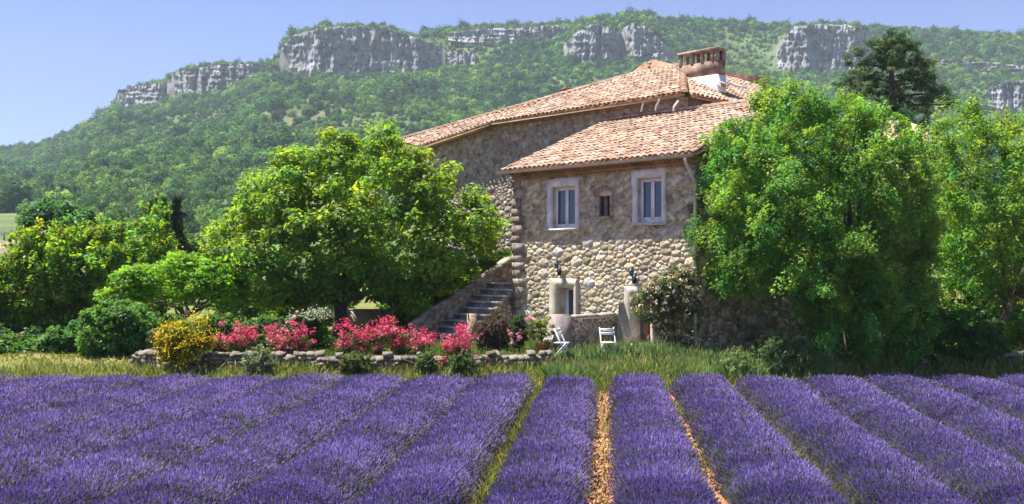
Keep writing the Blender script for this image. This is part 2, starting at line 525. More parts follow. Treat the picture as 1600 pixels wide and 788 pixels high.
pt_ = np.clip(pt_ + rng.normal(size=len(fX)) * 0.18, 0, 1)[:, None]
pcol = np.array([[0.60, 0.74, 1.0]]) * (1 - pt_) + np.array([[1.38, 1.16, 0.85]]) * pt_
at = pm.attributes.new("patch", 'FLOAT_COLOR', 'POINT'); at.data.foreach_set("color", np.concatenate([pcol, np.ones((len(fX), 1))], 1).astype(np.float32).ravel())
at = pm.attributes.new("size", 'FLOAT', 'POINT'); at.data.foreach_set("value", sc.astype(np.float32))
fo = bpy.data.objects.new("forest", pm); C.objects.link(fo)
tag(fo, "wooded hillside of low green oak scrub rising below the cliffs", None, None, 'stuff')
ng = bpy.data.node_groups.new("forest_scatter", 'GeometryNodeTree')
ng.interface.new_socket("Geometry", in_out='INPUT', socket_type='NodeSocketGeometry')
ng.interface.new_socket("Geometry", in_out='OUTPUT', socket_type='NodeSocketGeometry')
gi = ng.nodes.new("NodeGroupInput"); go = ng.nodes.new("NodeGroupOutput")
iop = ng.nodes.new("GeometryNodeInstanceOnPoints"); ci_ = ng.nodes.new("GeometryNodeCollectionInfo")
ci_.inputs["Collection"].default_value = crown_col; ci_.inputs["Separate Children"].default_value = True; ci_.inputs["Reset Children"].default_value = True
na = ng.nodes.new("GeometryNodeInputNamedAttribute"); na.data_type = 'FLOAT'; na.inputs["Name"].default_value = "size"
rv = ng.nodes.new("FunctionNodeRandomValue"); rv.data_type = 'FLOAT_VECTOR'; rv.inputs[1].default_value = (0.2, 0.2, 6.28)
iop.inputs["Pick Instance"].default_value = True
LK = ng.links.new
LK(gi.outputs[0], iop.inputs["Points"]); LK(ci_.outputs[0], iop.inputs["Instance"]); LK(rv.outputs[0], iop.inputs["Rotation"])
LK(na.outputs[0], iop.inputs["Scale"]); LK(iop.outputs[0], go.inputs[0])
fm = fo.modifiers.new("scatter", 'NODES'); fm.node_group = ng

# ------------------------------------------------------------------ the farmhouse
TV = np.array([0.690, -0.724, 0.0]); TV /= np.linalg.norm(TV)       # along the facade, to the right
DV = np.array([-TV[1], TV[0], 0.0])                                 # into the house, (.72,.69)
NV = -DV                                                            # facade normal
UPV = np.array([0, 0, 1.0])
P0 = np.array([0.10, 33.5, 0.0])                                    # left front corner
GZ = -2.75
DEP = 4.87
EAVE_Z = 3.0


def fac_s(u):
    q = (u - 800) / F
    return (q * P0[1] - P0[0]) / (TV[0] - q * TV[1])


def fac(s, z, n=0.0):
    return P0 + TV * s + NV * n + UPV * z


def fac_sz(u, v):
    s = fac_s(u); Y = (P0 + TV * s)[1]
    return s, (409 - v) / F * Y


house = empty("stone_farmhouse", (3.5, 34.5, GZ), "old stone farmhouse with salmon tiled roofs and white framed windows", "house")


def clip_poly(poly, a, b, c):
    """keep a*x+b*y<=c"""
    out = []
    for k in range(len(poly)):
        p, q = poly[k], poly[(k + 1) % len(poly)]
        dp, dq = a*p[0] + b*p[1] - c, a*q[0] + b*q[1] - c
        if dp <= 0: out.append(p)
        if (dp < 0 < dq) or (dq < 0 < dp):
            t = dp / (dp - dq); out.append((p[0] + t*(q[0]-p[0]), p[1] + t*(q[1]-p[1])))
    return out


def poly_area(p):
    return 0.5 * sum(p[k][0]*p[(k+1) % len(p)][1] - p[(k+1) % len(p)][0]*p[k][1] for k in range(len(p)))


def chaikin(p, w=0.22):
    o = []
    for k in range(len(p)):
        a, b = p[k], p[(k+1) % len(p)]
        o.append((a[0]*(1-w)+b[0]*w, a[1]*(1-w)+b[1]*w)); o.append((a[0]*w+b[0]*(1-w), a[1]*w+b[1]*(1-w)))
    return o


def stone_cells(rect, holes, spacing, seed, aniso=1.35, top=None):
    """Voronoi cells of a rubble wall face (s,z), clipped to rect and kept out of holes. top(s) = sloping top."""
    r = random.Random(seed)
    s0, s1, z0, z1 = rect
    pts = []
    cell = {}
    target = int((s1 - s0) * (z1 - z0) / (spacing * spacing) * 30)
    for _ in range(target):
        x, y = r.uniform(s0, s1), r.uniform(z0, z1)
        rad = spacing * r.choice((0.55, 0.7, 0.85, 1.0, 1.2, 1.55))
        if any(h[0] < x < h[1] and h[2] < y < h[3] for h in holes): continue
        if top is not None and y > top(x): continue
        gx, gy = int(x / spacing), int(y / spacing); ok = True
        for ix in range(gx - 2, gx + 3):
            for iy in range(gy - 2, gy + 3):
                for (px, py, pr) in cell.get((ix, iy), ()):
                    if ((x-px)/aniso)**2 + ((y-py))**2 < (0.5*(rad+pr))**2 * 0.72: ok = False; break
                if not ok: break
            if not ok: break
        if ok:
            cell.setdefault((gx, gy), []).append((x, y, rad)); pts.append((x, y, rad))
    P = np.array(pts); S = P[:, :2] / np.array([aniso, 1.0])
    cells = []
    for k in range(len(P)):
        d2 = ((S - S[k])**2).sum(1)
        nb = np.argsort(d2)[1:22]
        poly = [(s0, z0), (s1, z0), (s1, z1), (s0, z1)]
        x, y = P[k, 0], P[k, 1]
        for j in nb:
            ax, ay = (S[j] - S[k]) / np.array([aniso, 1.0])
            # power-weighted bisector so that big stones take more room
            mid = 0.5 * (S[j] + S[k]); w = (P[k, 2]**2 - P[j, 2]**2) * 0.2
            dd = S[j] - S[k]
            cc = float(mid @ dd) + w
            poly = clip_poly(poly, dd[0] / aniso, dd[1], cc)
            if len(poly) < 3: break
        for h in holes:
            if len(poly) < 3: break
            if max(p[0] for p in poly) <= h[0] or min(p[0] for p in poly) >= h[1] or max(p[1] for p in poly) <= h[2] or min(p[1] for p in poly) >= h[3]: continue
            opts = [(h[0] - x, (1, 0, h[0])), (x - h[1], (-1, 0, -h[1])), (h[2] - y, (0, 1, h[2])), (y - h[3], (0, -1, -h[3]))]
            poly = clip_poly(poly, *max(opts)[1])
        if top is not None and len(poly) >= 3:
            ts = top(x); e = 0.01; sl = (top(x + e) - top(x - e)) / (2 * e)
            poly = clip_poly(poly, -sl, 1, ts - sl * x)
        if len(poly) < 3: continue
        ar = poly_area(poly)
        if abs(ar) < 0.002: continue
        if ar < 0: poly = poly[::-1]
        cells.append((abs(ar), poly))
    cells.sort(key=lambda c: -c[0])
    return cells


def stone_tint(r, kind):
    if kind == 'facade':
        g = r.uniform(0.36, 0.57) * (0.65 if r.random() < 0.14 else 1); w = r.random()
        if w < 0.5: c = (1.0, 0.85, 0.58)
        elif w < 0.78: c = (1.0, 0.90, 0.70)
        elif w < 0.9: c = (0.97, 0.92, 0.82)
        else: c = (0.95, 0.74, 0.50)
    elif kind == 'big':
        g = r.uniform(0.25, 0.42); c = (1.0, 0.80, 0.66) if r.random() < 0.7 else (0.95, 0.87, 0.80)
    else:
        g = r.uniform(0.19, 0.34); c = (1.0, 0.90, 0.76) if r.random() < 0.6 else (0.98, 0.82, 0.66)
    return tuple(g * x for x in c)


def stone_mesh_data(poly, frame, r, gap=0.014, proud=0.05):
    """One stone: rounded polygon with a bevelled, uneven face. frame(s,z,n)->world."""
    cx = sum(p[0] for p in poly) / len(poly); cy = sum(p[1] for p in poly) / len(poly)
    p2 = chaikin(poly, 0.05); jit = [r.uniform(0, 0.012) * (r.random() < 0.6) for _ in p2]
    def ins(p, g):
        dx, dy = p[0]-cx, p[1]-cy; l = math.hypot(dx, dy)
        k = max(0.25, 1 - g / max(l, 1e-6)); return (cx + dx*k, cy + dy*k)
    h = proud * r.choice((0.35, 0.7, 0.9, 1.1, 1.5)); tx, ty = r.uniform(-0.045, 0.045), r.uniform(-0.06, 0.03)
    base = [ins(p, gap + j) for p, j in zip(p2, jit)]; front = [ins(p, gap + j + r.uniform(0.004, 0.014)) for p, j in zip(p2, jit)]
    V = [frame(p[0], p[1], -0.01) for p in base]
    V += [frame(p[0], p[1], max(0.003, h*0.85 + tx*(p[0]-cx) + ty*(p[1]-cy) + r.uniform(-0.006, 0.006))) for p in front]
    V.append(frame(cx, cy, h + 0.004))
    n = len(p2)
    Q = np.array([(k, (k+1) % n, n+(k+1) % n, n+k) for k in range(n)])
    Tt = np.array([(n+k, n+(k+1) % n, 2*n) for k in range(n)])
    return np.array(V), [Q, Tt], (cx, cy)


def stone_wall_face(parent, rect, holes, spacing, seed, frame, kind, n_single, top=None, gap=0.014, proud=0.05, aniso=1.35, name="stone"):
    r = random.Random(seed + 1)
    cells = stone_cells(rect, holes, spacing, seed, aniso, top)
    rest = MB(); nrest = 0
    for k, (ar, poly) in enumerate(cells):
        V, Fs, c = stone_mesh_data(poly, frame, r, gap, proud)
        ti = stone_tint(r, kind)
        if k < n_single:
            MB().add(V, Fs, ti).build(name, M['stone'], parent, origin=frame(c[0], c[1], 0))
        else:
            rest.add(V, Fs, ti); nrest += 1
    if nrest:
        o = rest.build("small_stones", M['stone'], parent); o["kind"] = "stuff"
    return len(cells)


# openings on the facade: name, (u,v) outer surround left/top - right/bottom, (u,v) opening
def rect_px(u0, v0, u1, v1):
    s0, s1 = fac_s(u0), fac_s(u1)
    ym = (P0 + TV * (s0 + s1) * 0.5)[1]
    return [s0, s1, (409 - v1) / F * ym, (409 - v0) / F * ym]


W1o, W1i = rect_px(857, 279, 905, 361), rect_px(864, 292, 901, 357)
W2o, W2i = rect_px(990, 264, 1041, 352), rect_px(997, 278, 1036, 347)
NIo, NIi = rect_px(931, 296, 958, 342), rect_px(937, 306, 954, 338)
D1o, D1i = rect_px(861, 435, 904, 560), rect_px(874, 450, 899, 560)
D2o, D2i = rect_px(978, 448, 1024, 552), rect_px(990, 462, 1019, 540)
for q in (D1o, D1i): q[2] = GZ + 0.05
D2o[2] = GZ + 0.05; D2i[2] = GZ + 0.32
LEN = 7.35
holes_o = [W1o, W2o, NIo, D1o, D2o]
wall_top = EAVE_Z - 0.30


def wall_with_openings(mb, rect, opens, frame, depth, tint, rt):
    s = sorted({rect[0], rect[1], *[o[0] for o in opens], *[o[1] for o in opens]})
    z = sorted({rect[2], rect[3], *[o[2] for o in opens], *[o[3] for o in opens]})
    for a in range(len(s) - 1):
        for b in range(len(z) - 1):
            cs, cz = 0.5*(s[a]+s[a+1]), 0.5*(z[b]+z[b+1])
            if any(o[0] < cs < o[1] and o[2] < cz < o[3] for o in opens): continue
            mb.add([frame(s[a], z[b], 0), frame(s[a+1], z[b], 0), frame(s[a+1], z[b+1], 0), frame(s[a], z[b+1], 0)], np.array([0, 1, 2, 3]), tint)
    for o in opens:
        c = [(o[0], o[2]), (o[1], o[2]), (o[1], o[3]), (o[0], o[3])]
        for k in range(4):
            p, q = c[k], c[(k+1) % 4]
            mb.add([frame(p[0], p[1], 0), frame(q[0], q[1], 0), frame(q[0], q[1], -depth), frame(p[0], p[1], -depth)], np.array([0, 1, 2, 3]), rt)


mb = MB()
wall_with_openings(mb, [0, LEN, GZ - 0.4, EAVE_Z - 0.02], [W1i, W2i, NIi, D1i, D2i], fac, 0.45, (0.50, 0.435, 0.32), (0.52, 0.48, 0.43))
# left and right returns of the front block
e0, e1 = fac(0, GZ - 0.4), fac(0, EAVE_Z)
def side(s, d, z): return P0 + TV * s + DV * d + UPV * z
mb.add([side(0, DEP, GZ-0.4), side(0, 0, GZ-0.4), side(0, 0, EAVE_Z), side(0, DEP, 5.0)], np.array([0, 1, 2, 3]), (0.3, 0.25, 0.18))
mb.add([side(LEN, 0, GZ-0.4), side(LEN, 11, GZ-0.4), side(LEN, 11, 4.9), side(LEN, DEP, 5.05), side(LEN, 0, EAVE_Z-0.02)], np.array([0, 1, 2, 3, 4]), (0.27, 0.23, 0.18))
# near-black box behind the openings, its colour standing for unlit rooms
front_wall = mb.build("front_wall", M['mortar'], house)
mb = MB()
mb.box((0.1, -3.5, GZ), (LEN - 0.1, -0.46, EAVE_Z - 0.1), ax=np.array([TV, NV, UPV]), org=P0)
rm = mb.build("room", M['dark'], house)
stone_wall_face(front_wall, [0, LEN, GZ - 0.2, wall_top], holes_o, 0.19, 11, fac, 'facade', 298, gap=0.003, proud=0.010, aniso=1.4)

# quoin stones at the left corner, catching the sun
r = random.Random(5)
zq = GZ
k = 0
while zq < wall_top - 0.1:
    hq = r.uniform(0.24, 0.4); lq = r.uniform(0.25, 0.5)
    MB().box((-0.05 - r.uniform(0, 0.035), -0.3, zq + 0.012), (lq, 0.075 + r.uniform(0, 0.03), min(zq + hq, wall_top) - 0.012), stone_tint(r, 'low'), np.array([TV, NV, UPV]), P0).build("quoin", M['stone'], front_wall, origin=fac(0, zq))
    zq += hq

# right side wall stones (in shade, behind the tree)
def side_frame(d, z, n): return P0 + TV * (LEN + n) + DV * d + UPV * z
side_wall = MB().box((0.02, -10.9, GZ - 0.3), (0.03, -10.8, GZ), ax=np.array([TV, NV, UPV]), org=side(LEN, 0, 0)).build("side_wall", M['mortar'], house)
stone_wall_face(side_wall, [0, 9, GZ - 0.1, EAVE_Z + 1.6], [], 0.25, 23, side_frame, 'facade', 60, top=lambda d: EAVE_Z - 0.1 + 0.43 * min(d, DEP))

# surrounds (dressed render bands with ragged edges), windows, doors
def ragged_band(parent, o, inn, sides, name, tint, n0=0.085, seed=1):
    """Rendered surround: outer edge wavers, inner edge is straight."""
    r = random.Random(seed)
    mb = MB()
    def edge(p, q, a, b, first, last, wob):
        n = 9; V = []
        for k in range(n + 1):
            t = k / n
            w = wob * (r.uniform(-1, 1)) if 0 < k < n else 0
            po = np.array(p) * (1-t) + np.array(q) * t; pi = np.array(a) * (1-t) + np.array(b) * t
            d = po - pi; l = np.linalg.norm(d); po = po + d / max(l, 1e-6) * w
            V += [fac(pi[0], pi[1], n0), fac(po[0], po[1], n0), fac(po[0], po[1], -0.02), fac(pi[0], pi[1], -0.02)]
        Q = []
        for k in range(n):
            a_ = 4 * k
            Q += [(a_, a_+4, a_+5, a_+1), (a_+1, a_+5, a_+6, a_+2), (a_+3, a_+7, a_+4, a_)]
        mb.add(V, np.array(Q), tint)
    o0, o1, z0, z1 = o; i0, i1, y0, y1 = inn
    wb = 0.035 if 'b' in sides else 0.012
    if 'l' in sides: edge((o0, y0 if 'b' not in sides else z0), (o0, z1), (i0, y0), (i0, y1), 0, 0, wb)
    if 't' in sides: edge((o0, z1), (o1, z1), (i0, y1), (i1, y1), 0, 0, 0.02)
    if 'r' in sides: edge((o1, z1), (o1, y0 if 'b' not in sides else z0), (i1, y1), (i1, y0), 0, 0, wb)
    if 'b' in sides: edge((o1, z0), (o0, z0), (i1, y0), (i0, y0), 0, 0, 0.008)
    return mb.build(name, M['plaster'], parent)


def window(o, inn, seed, lit):
    fr = MB()
    s0, s1, z0, z1 = inn
    A = np.array([TV, NV, UPV])
    dn = -0.12
    def bar(a0, a1, b0, b1, n=dn, th=0.055): fr.box((a0, n - th, b0), (a1, n, b1), (0.86, 0.87, 0.90), A, P0)
    w = 0.048; sm = 0.5 * (s0 + s1)
    root = ragged_band(house, o, inn, 'ltrb', "window_surround", (0.70, 0.70, 0.71), seed=seed)
    bar(s0, s0 + w, z0, z1); bar(s1 - w, s1, z0, z1); bar(s0 + w, s1 - w, z1 - w, z1); bar(s0 + w, s1 - w, z0, z0 + w * 1.5)
    wn = fr.build("window", M['white'], house)
    for (a, b) in ((s0 + w + 0.004, sm - 0.006), (sm + 0.006, s1 - w - 0.004)):
        sh = MB(); c = 0.052; y0, y1 = z0 + w*1.5 + 0.004, z1 - w - 0.004
        for (p, q, e, f) in ((a, a + c, y0, y1), (b - c, b, y0, y1), (a + c, b - c, y0, y0 + c*1.2), (a + c, b - c, y1 - c, y1)):
            sh.box((p, dn - 0.03, e), (q, dn + 0.018, f), (0.86, 0.87, 0.90), A, P0)
        sh.build("sash", M['white'], wn)
        tilt = random.Random(seed + int(a*100)).uniform(-0.02, 0.02)
        V = [fac(a + c, y0 + c, dn - 0.012), fac(b - c, y0 + c, dn - 0.012 + tilt*0.2), fac(b - c, y1 - c, dn - 0.012 - 0.01), fac(a + c, y1 - c, dn - 0.012 - 0.01)]
        MB().add(V, np.array([0, 1, 2, 3])).build("pane", M['glass'], wn)
    MB().box((s0 - 0.06, -0.1, z0 - 0.075), (s1 + 0.06, 0.125, z0 - 0.002), (0.55, 0.53, 0.53), A, P0).build("window_sill", M['plaster'], house)
    if lit:   # pale curtain inside
        cu = MB(); n = 12
        V = []
        for k in range(n + 1):
            t = k / n; V += [fac(s0 + 0.12 + 0.42*t, z0 + 0.1, -0.27 + 0.03*math.sin(k*2.2)), fac(s0 + 0.12 + 0.42*t, z1 - 0.1, -0.27 + 0.03*math.sin(k*2.2))]
        cu.add(V, np.array([(2*k, 2*k+2, 2*k+3, 2*k+1) for k in range(n)]), (0.5, 0.55, 0.6)).build("curtain", M['white'], wn)


window(W1o, W1i, 3, False)
window(W2o, W2i, 4, True)

# small niche window: jamb stones and relieving arch
A3 = np.array([TV, NV, UPV])
for (a, b) in ((NIo[0], NIi[0]), (NIi[1], NIo[1])):
    MB().box((a + 0.01, -0.2, NIi[2] + 0.02), (b, 0.055, NIi[3] - 0.01), (0.42, 0.37, 0.29), A3, P0).build("niche_jamb", M['stone'], house, origin=fac(a, NIi[2]))
MB().box((NIo[0], -0.2, NIi[2] - 0.10), (NIo[1], 0.07, NIi[2]), (0.34, 0.30, 0.25), A3, P0).build("niche_sill", M['stone'], house)
nm = 0.5 * (NIi[0] + NIi[1])
for k in range(7):
    a0 = math.pi * (k + 0.06) / 7; a1 = math.pi * (k + 0.94) / 7
    ri, ro = 0.30, 0.44 + 0.03 * (k % 2)
    zc = NIi[3] - 0.02
    ps = [(nm - ri*math.cos(a0), zc + 0.6*ri*math.sin(a0)), (nm - ri*math.cos(a1), zc + 0.6*ri*math.sin(a1)), (nm - ro*math.cos(a1), zc + 0.75*ro*math.sin(a1)), (nm - ro*math.cos(a0), zc + 0.75*ro*math.sin(a0))]
    if poly_area(ps) < 0: ps = ps[::-1]
    V, Fs, c = stone_mesh_data(ps, fac, random.Random(k), 0.006, 0.085)
    MB().add(V, Fs, (0.30, 0.25, 0.21)).build("arch_stone", M['stone'], house, origin=fac(c[0], c[1]))
MB().box((NIi[0], -0.44, NIi[2]), (NIi[1], -0.4, NIi[3]), (1, 1, 1), A3, P0).build("niche_dark", M['dark'], house)  # near-black sheet paints the darkness of the recess

# ground floor openings
ragged_band(house, D1o, D1i, 'ltr', "door_surround", (0.50, 0.45, 0.37), seed=7)
ragged_band(house, D2o, D2i, 'ltr', "door_surround", (0.50, 0.45, 0.38), seed=8)
dw = MB(); s0, s1, z0, z1 = D1i
dw.box((s0, -0.30, z0), (s0 + 0.16, -0.24, z1), (0.72, 0.70, 0.66), A3, P0); dw.box((s1 - 0.05, -0.30, z0), (s1, -0.24, z1), (0.72, 0.70, 0.66), A3, P0)
dw.box((s0 + 0.16, -0.30, z1 - 0.07), (s1 - 0.05, -0.24, z1), (0.72, 0.70, 0.66), A3, P0)
dfr = dw.build("door_frame", M['white'], house)
MB().add([fac(s0 + 0.16, z0, -0.28), fac(s1 - 0.05, z0, -0.28), fac(s1 - 0.05, z1 - 0.07, -0.28), fac(s0 + 0.16, z1 - 0.07, -0.28)], np.array([0, 1, 2, 3])).build("pane", M['glass'], dfr)
s0, s1, z0, z1 = D2i
dd = MB().box((s0, -0.36, z0), (s1, -0.32, z1), (0.20, 0.16, 0.12), A3, P0).build("door", M['plaster'], house)
MB().box((s0 + 0.42*(s1-s0), -0.318, z0 + 0.02), (s0 + 0.72*(s1-s0), -0.30, z1 - 0.1), (0.26, 0.02, 0.015), A3, P0).build("red_panel", M['plaster'], dd)
MB().box((D2i[0] - 0.02, -0.3, GZ - 0.1), (D2i[1] + 0.25, 0.42, D2i[2] - 0.003), (0.62, 0.61, 0.60), A3, P0).build("doorstep", M['plaster'], house)

# genoise: two courses of half tiles under the eave
for cidx, (zz, nn) in enumerate(((wall_top + 0.005, 0.10), (wall_top + 0.135, 0.20))):
    gmb = MB()
    gmb.box((-nn, -0.05, zz + 0.085), (LEN + nn, nn, zz + 0.125), (0.40, 0.29, 0.17), A3, P0)
    n = 38
    for k in range(n):
        sc_ = -0.05 + (LEN + 0.1) * (k + 0.5) / n; rr = (LEN / n) * 0.46
        V = []
        for n_ in (0.0, nn - 0.004):
            for q in range(6):
                an = math.pi * q / 5; V.append(fac(sc_ + rr*math.cos(an), zz + 0.012 + 0.07*math.sin(an), n_))
        gmb.add(V, [np.array([(q, q+1, q+7, q+6) for q in range(5)]), np.array([[6, 7, 8, 9, 10, 11]])], (0.46, 0.31, 0.17) if k % 3 else (0.38, 0.25, 0.14))
    o = gmb.build("cornice", M['tile'], house); o["kind"] = "stuff"

# ---- roofs
TILE_COLS = [(0.50, 0.345, 0.25), (0.53, 0.385, 0.29), (0.55, 0.42, 0.325), (0.46, 0.285, 0.19), (0.56, 0.44, 0.355), (0.51, 0.36, 0.265)]


def tiled_slope(parent, poly, seed, w=0.225, step=0.33, across=None, thick=True, dark=1.0):
    """poly: planar 3D points (eave first two). Lays canal tiles in columns down the slope as real half-round pieces."""
    r = random.Random(seed)
    P = [np.array(p, float) for p in poly]
    nrm_ = np.zeros(3)
    for k in range(len(P)):
        a, b = P[k], P[(k+1) % len(P)]; nrm_ += np.cross(a, b)
    nrm_ /= np.linalg.norm(nrm_)
    if nrm_[2] < 0: nrm_ = -nrm_
    down = -UPV + nrm_ * nrm_[2]; down /= np.linalg.norm(down)
    ac = np.cross(down, nrm_)
    o = P[0]
    q = [(float((p-o) @ ac), float((p-o) @ down)) for p in P]
    sh = MB()
    n = len(P)
    sh.add(P + [p - nrm_ * 0.09 for p in P], [np.array([list(range(n))]), np.array([list(range(n, 2*n))[::-1]]), np.array([(k, (k+1) % n, n+(k+1) % n, n+k) for k in range(n)])], (0.36*dark, 0.24*dark, 0.17*dark))
    base = sh.build("roof", M['tile'], parent)
    if poly_area(q) < 0: q = q[::-1]
    x0, x1 = min(p[0] for p in q), max(p[0] for p in q)
    tiles = MB(); xx = x0 + w * 0.5
    V_all = []; cnt = 0
    SEG = 4
    while xx < x1:
        # the span of this column inside the polygon
        ys_ = []
        for k in range(len(q)):
            a, b = q[k], q[(k+1) % len(q)]
            if (a[0] - xx) * (b[0] - xx) < 0:
                t = (xx - a[0]) / (b[0] - a[0]); ys_.append(a[1] + t*(b[1]-a[1]))
        if len(ys_) >= 2:
            y0, y1 = min(ys_), max(ys_)
            yy = y1 + 0.06 + r.uniform(-0.015, 0.015); first = True
            while yy > y0 + 0.05:
                yt = max(yy - step - 0.09, y0 - 0.02)
                jx, jz = r.uniform(-0.022, 0.022), r.uniform(0, 0.024)
                sk = r.uniform(-0.02, 0.02)
                rl, ru = w * 0.43, w * 0.36
                vv_ = []
                for (y_, rad, hz, jj) in ((yy, rl, 0.030 + jz, jx + sk), (yt, ru, 0.012 + jz, jx - sk)):
                    for s_ in range(SEG + 1):
                        an = math.pi * s_ / SEG
                        vv_.append(o + ac * (xx + jj - rad*math.cos(an)) + down * y_ + nrm_ * (hz + rad * 0.72 * math.sin(an)))
                c = r.choice(TILE_COLS); m_ = r.uniform(0.78, 1.06) * dark
                fs = [np.array([(k, k+1, SEG+2+k, SEG+1+k) for k in range(SEG)])]
                tiles.add(vv_, fs, (c[0]*m_*0.86, c[1]*m_*0.86, c[2]*m_*0.86))
                if first:
                    ctr = tiles.n
                    tiles.add(vv_[:SEG+1], [np.array([list(range(SEG+1))])], (0.22*m_, 0.10*m_, 0.06*m_))
                    first = False
                yy -= step
        xx += w
    tl = tiles.build("roof_tiles", M['tile'], base); tl["kind"] = "stuff"
    return base


def ridge_tiles(parent, a, b, seed, rad=0.13, length=0.42):
    r = random.Random(seed)
    a, b = np.array(a, float), np.array(b, float)
    d = b - a; L_ = np.linalg.norm(d); d /= L_
    sd = np.cross(d, UPV); sd /= np.linalg.norm(sd); up = np.cross(sd, d)
    n = max(1, int(L_ / (length * 0.82)))
    for k in range(n):
        p = a + d * (L_ * k / n); V = []
        for (t, rr, h) in ((-0.02, rad, 0.02), (length, rad*0.85, 0.0)):
            for s_ in range(6):
                an = math.pi * s_ / 5
                V.append(p + d*t + sd*(rr*math.cos(an)) + up*(h + rr*0.85*math.sin(an)))
        c = r.choice(TILE_COLS); m_ = r.uniform(0.85, 1.2)
        MB().add(V, [np.array([(s_, s_+1, s_+7, s_+6) for s_ in range(5)]), np.array([[0, 1, 2, 3, 4, 5]]), np.array([[6, 7, 8, 9, 10, 11]])], (c[0]*m_, c[1]*m_, c[2]*m_)).build("ridge_tile", M['tile'], parent, origin=p)


def px(u, v, Y):
    return np.array([(u - 800) / F * Y, Y, (409 - v) / F * Y])


OV = 0.45
slope = (5.19 - EAVE_Z) / (DEP + OV)
eL, eR = fac(-0.28, EAVE_Z + 0.02, OV), fac(LEN + 0.3, EAVE_Z + 0.02, OV)
tL, tR = fac(-0.28, 5.19, -DEP), fac(LEN + 0.3, 5.19, -DEP)
front_roof = tiled_slope(house, [eL, eR, tR, tL], 31)
ridge_tiles(front_roof, tL + UPV*0.03, tR + UPV*0.03, 3)
tiled_slope(house, [tR + UPV*-0.02, fac(3.6, 5.17, -DEP - 0.02), fac(3.6, 4.2, -DEP - 2.6), fac(LEN + 0.3, 4.2, -DEP - 2.6)], 32)
# gutter and downpipe
gt = MB(); V = []
for s_ in (-0.3, LEN + 0.32):
    for q in range(7):
        an = math.pi * (1 + q / 6); V.append(fac(s_, EAVE_Z - 0.005 + 0.085*math.sin(an), OV + 0.075 + 0.085*math.cos(an)))
gt.add(V, [np.array([(q, q+1, q+8, q+7) for q in range(6)]), np.array([[0, 1, 2, 3, 4, 5, 6]]), np.array([[7, 8, 9, 10, 11, 12, 13]])], (1, 1, 1))
gutter = gt.build("gutter", M['zinc'], house)
MB().tube([fac(LEN + 0.05, EAVE_Z - 0.08, OV + 0.07), fac(LEN + 0.05, EAVE_Z - 0.22, OV + 0.05), fac(LEN + 0.1, EAVE_Z - 0.75, 0.12), fac(LEN + 0.1, EAVE_Z - 1.0, 0.12), fac(LEN + 0.1, GZ + 0.1, 0.12)], 0.05, 8).build("downpipe", M['zinc'], house, smooth=True)
for zb in (1.5, -0.2, -1.7):
    MB().tube([fac(LEN + 0.1, zb, 0.12), fac(LEN + 0.1, zb + 0.04, 0.12)], 0.064, 8).build("pipe_bracket", M['zinc'], house)

# tall back house
BE = 5.70
def backw(s, z, n=0.0): return P0 + TV * s + DV * (DEP + 0.03) + NV * n + UPV * z
sK, sB, sA = 3.5, -6.0, -10.6
big = MB()
lowA = 5.12
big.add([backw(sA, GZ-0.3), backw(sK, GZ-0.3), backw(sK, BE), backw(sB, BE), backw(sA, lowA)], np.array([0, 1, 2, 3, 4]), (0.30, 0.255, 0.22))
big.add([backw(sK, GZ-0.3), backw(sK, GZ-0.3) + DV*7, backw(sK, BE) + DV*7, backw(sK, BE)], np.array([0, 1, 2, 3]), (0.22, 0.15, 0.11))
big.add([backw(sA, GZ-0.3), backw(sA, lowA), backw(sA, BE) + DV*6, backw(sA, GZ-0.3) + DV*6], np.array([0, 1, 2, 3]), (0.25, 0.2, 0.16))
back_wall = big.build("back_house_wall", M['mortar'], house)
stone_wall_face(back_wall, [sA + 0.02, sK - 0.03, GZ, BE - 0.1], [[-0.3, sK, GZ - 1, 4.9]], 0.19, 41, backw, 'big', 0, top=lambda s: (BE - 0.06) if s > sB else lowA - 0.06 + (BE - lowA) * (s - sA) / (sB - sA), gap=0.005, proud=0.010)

O2 = 0.55
K_ = backw(sK + 0.25, BE, O2); B_ = backw(sB, BE, O2); A_ = backw(sA - 0.1, lowA - 0.02, O2)
H_ = px(1066, 103, 40.5); R1_ = px(985, 119, 42.4); D_ = px(620, 221, 46.2)
main = tiled_slope(house, [B_, K_, H_, R1_], 51)
tiled_slope(house, [A_, B_, R1_], 52)
tiled_slope(house, [A_ + 0, R1_ + 0, D_], 53)
ridge_tiles(main, R1_ + UPV*0.03, H_ + UPV*0.03, 5)
ridge_tiles(main, K_ + UPV*0.04, H_ + UPV*0.04, 6, rad=0.15)
ridge_tiles(main, D_ + UPV*0.03, R1_ + UPV*0.03, 8)
# right slope of the back house: hip facing right
KR = backw(sK + 0.36, BE - 0.02, 0.30)
ER = KR + DV * 6.6
H2_ = H_ + DV * 5.2 - UPV * 0.10
tiled_slope(house, [KR, ER, H2_, H_ + np.array([0.03, 0, -0.02])], 54, w=0.25)
# far slopes so that the roof is closed
fb = MB()
fb.add([R1_, H_, H2_, H2_ + np.array([-5, 3.5, -1.8]), R1_ + DV*5 - UPV*1.9, D_ + DV*5.0 - UPV*0.2, D_], [np.array([[0, 1, 2, 3, 4, 5, 6]])], (0.42, 0.26, 0.17))
fb.build("rear_roof", M['tile'], house)
# low hipped cap rising behind the ridge
cap = px(1018, 93, 43.6); c0 = px(984, 121, 42.8); c1 = px(1067, 104, 41.2)
tiled_slope(house, [c0, px(1012, 112, 42.3), cap], 55)
cb = MB().add([px(1008, 119, 42.2), c1 - UPV*0.2, c1, cap, c1 + DV*4, cap + DV*4], [np.array([[0, 1, 2, 3]]), np.array([[3, 2, 4, 5]])], (0.34, 0.20, 0.13))  # right face darker brown: its shade is put into the colour
cb.build("roof_cap", M['tile'], house)
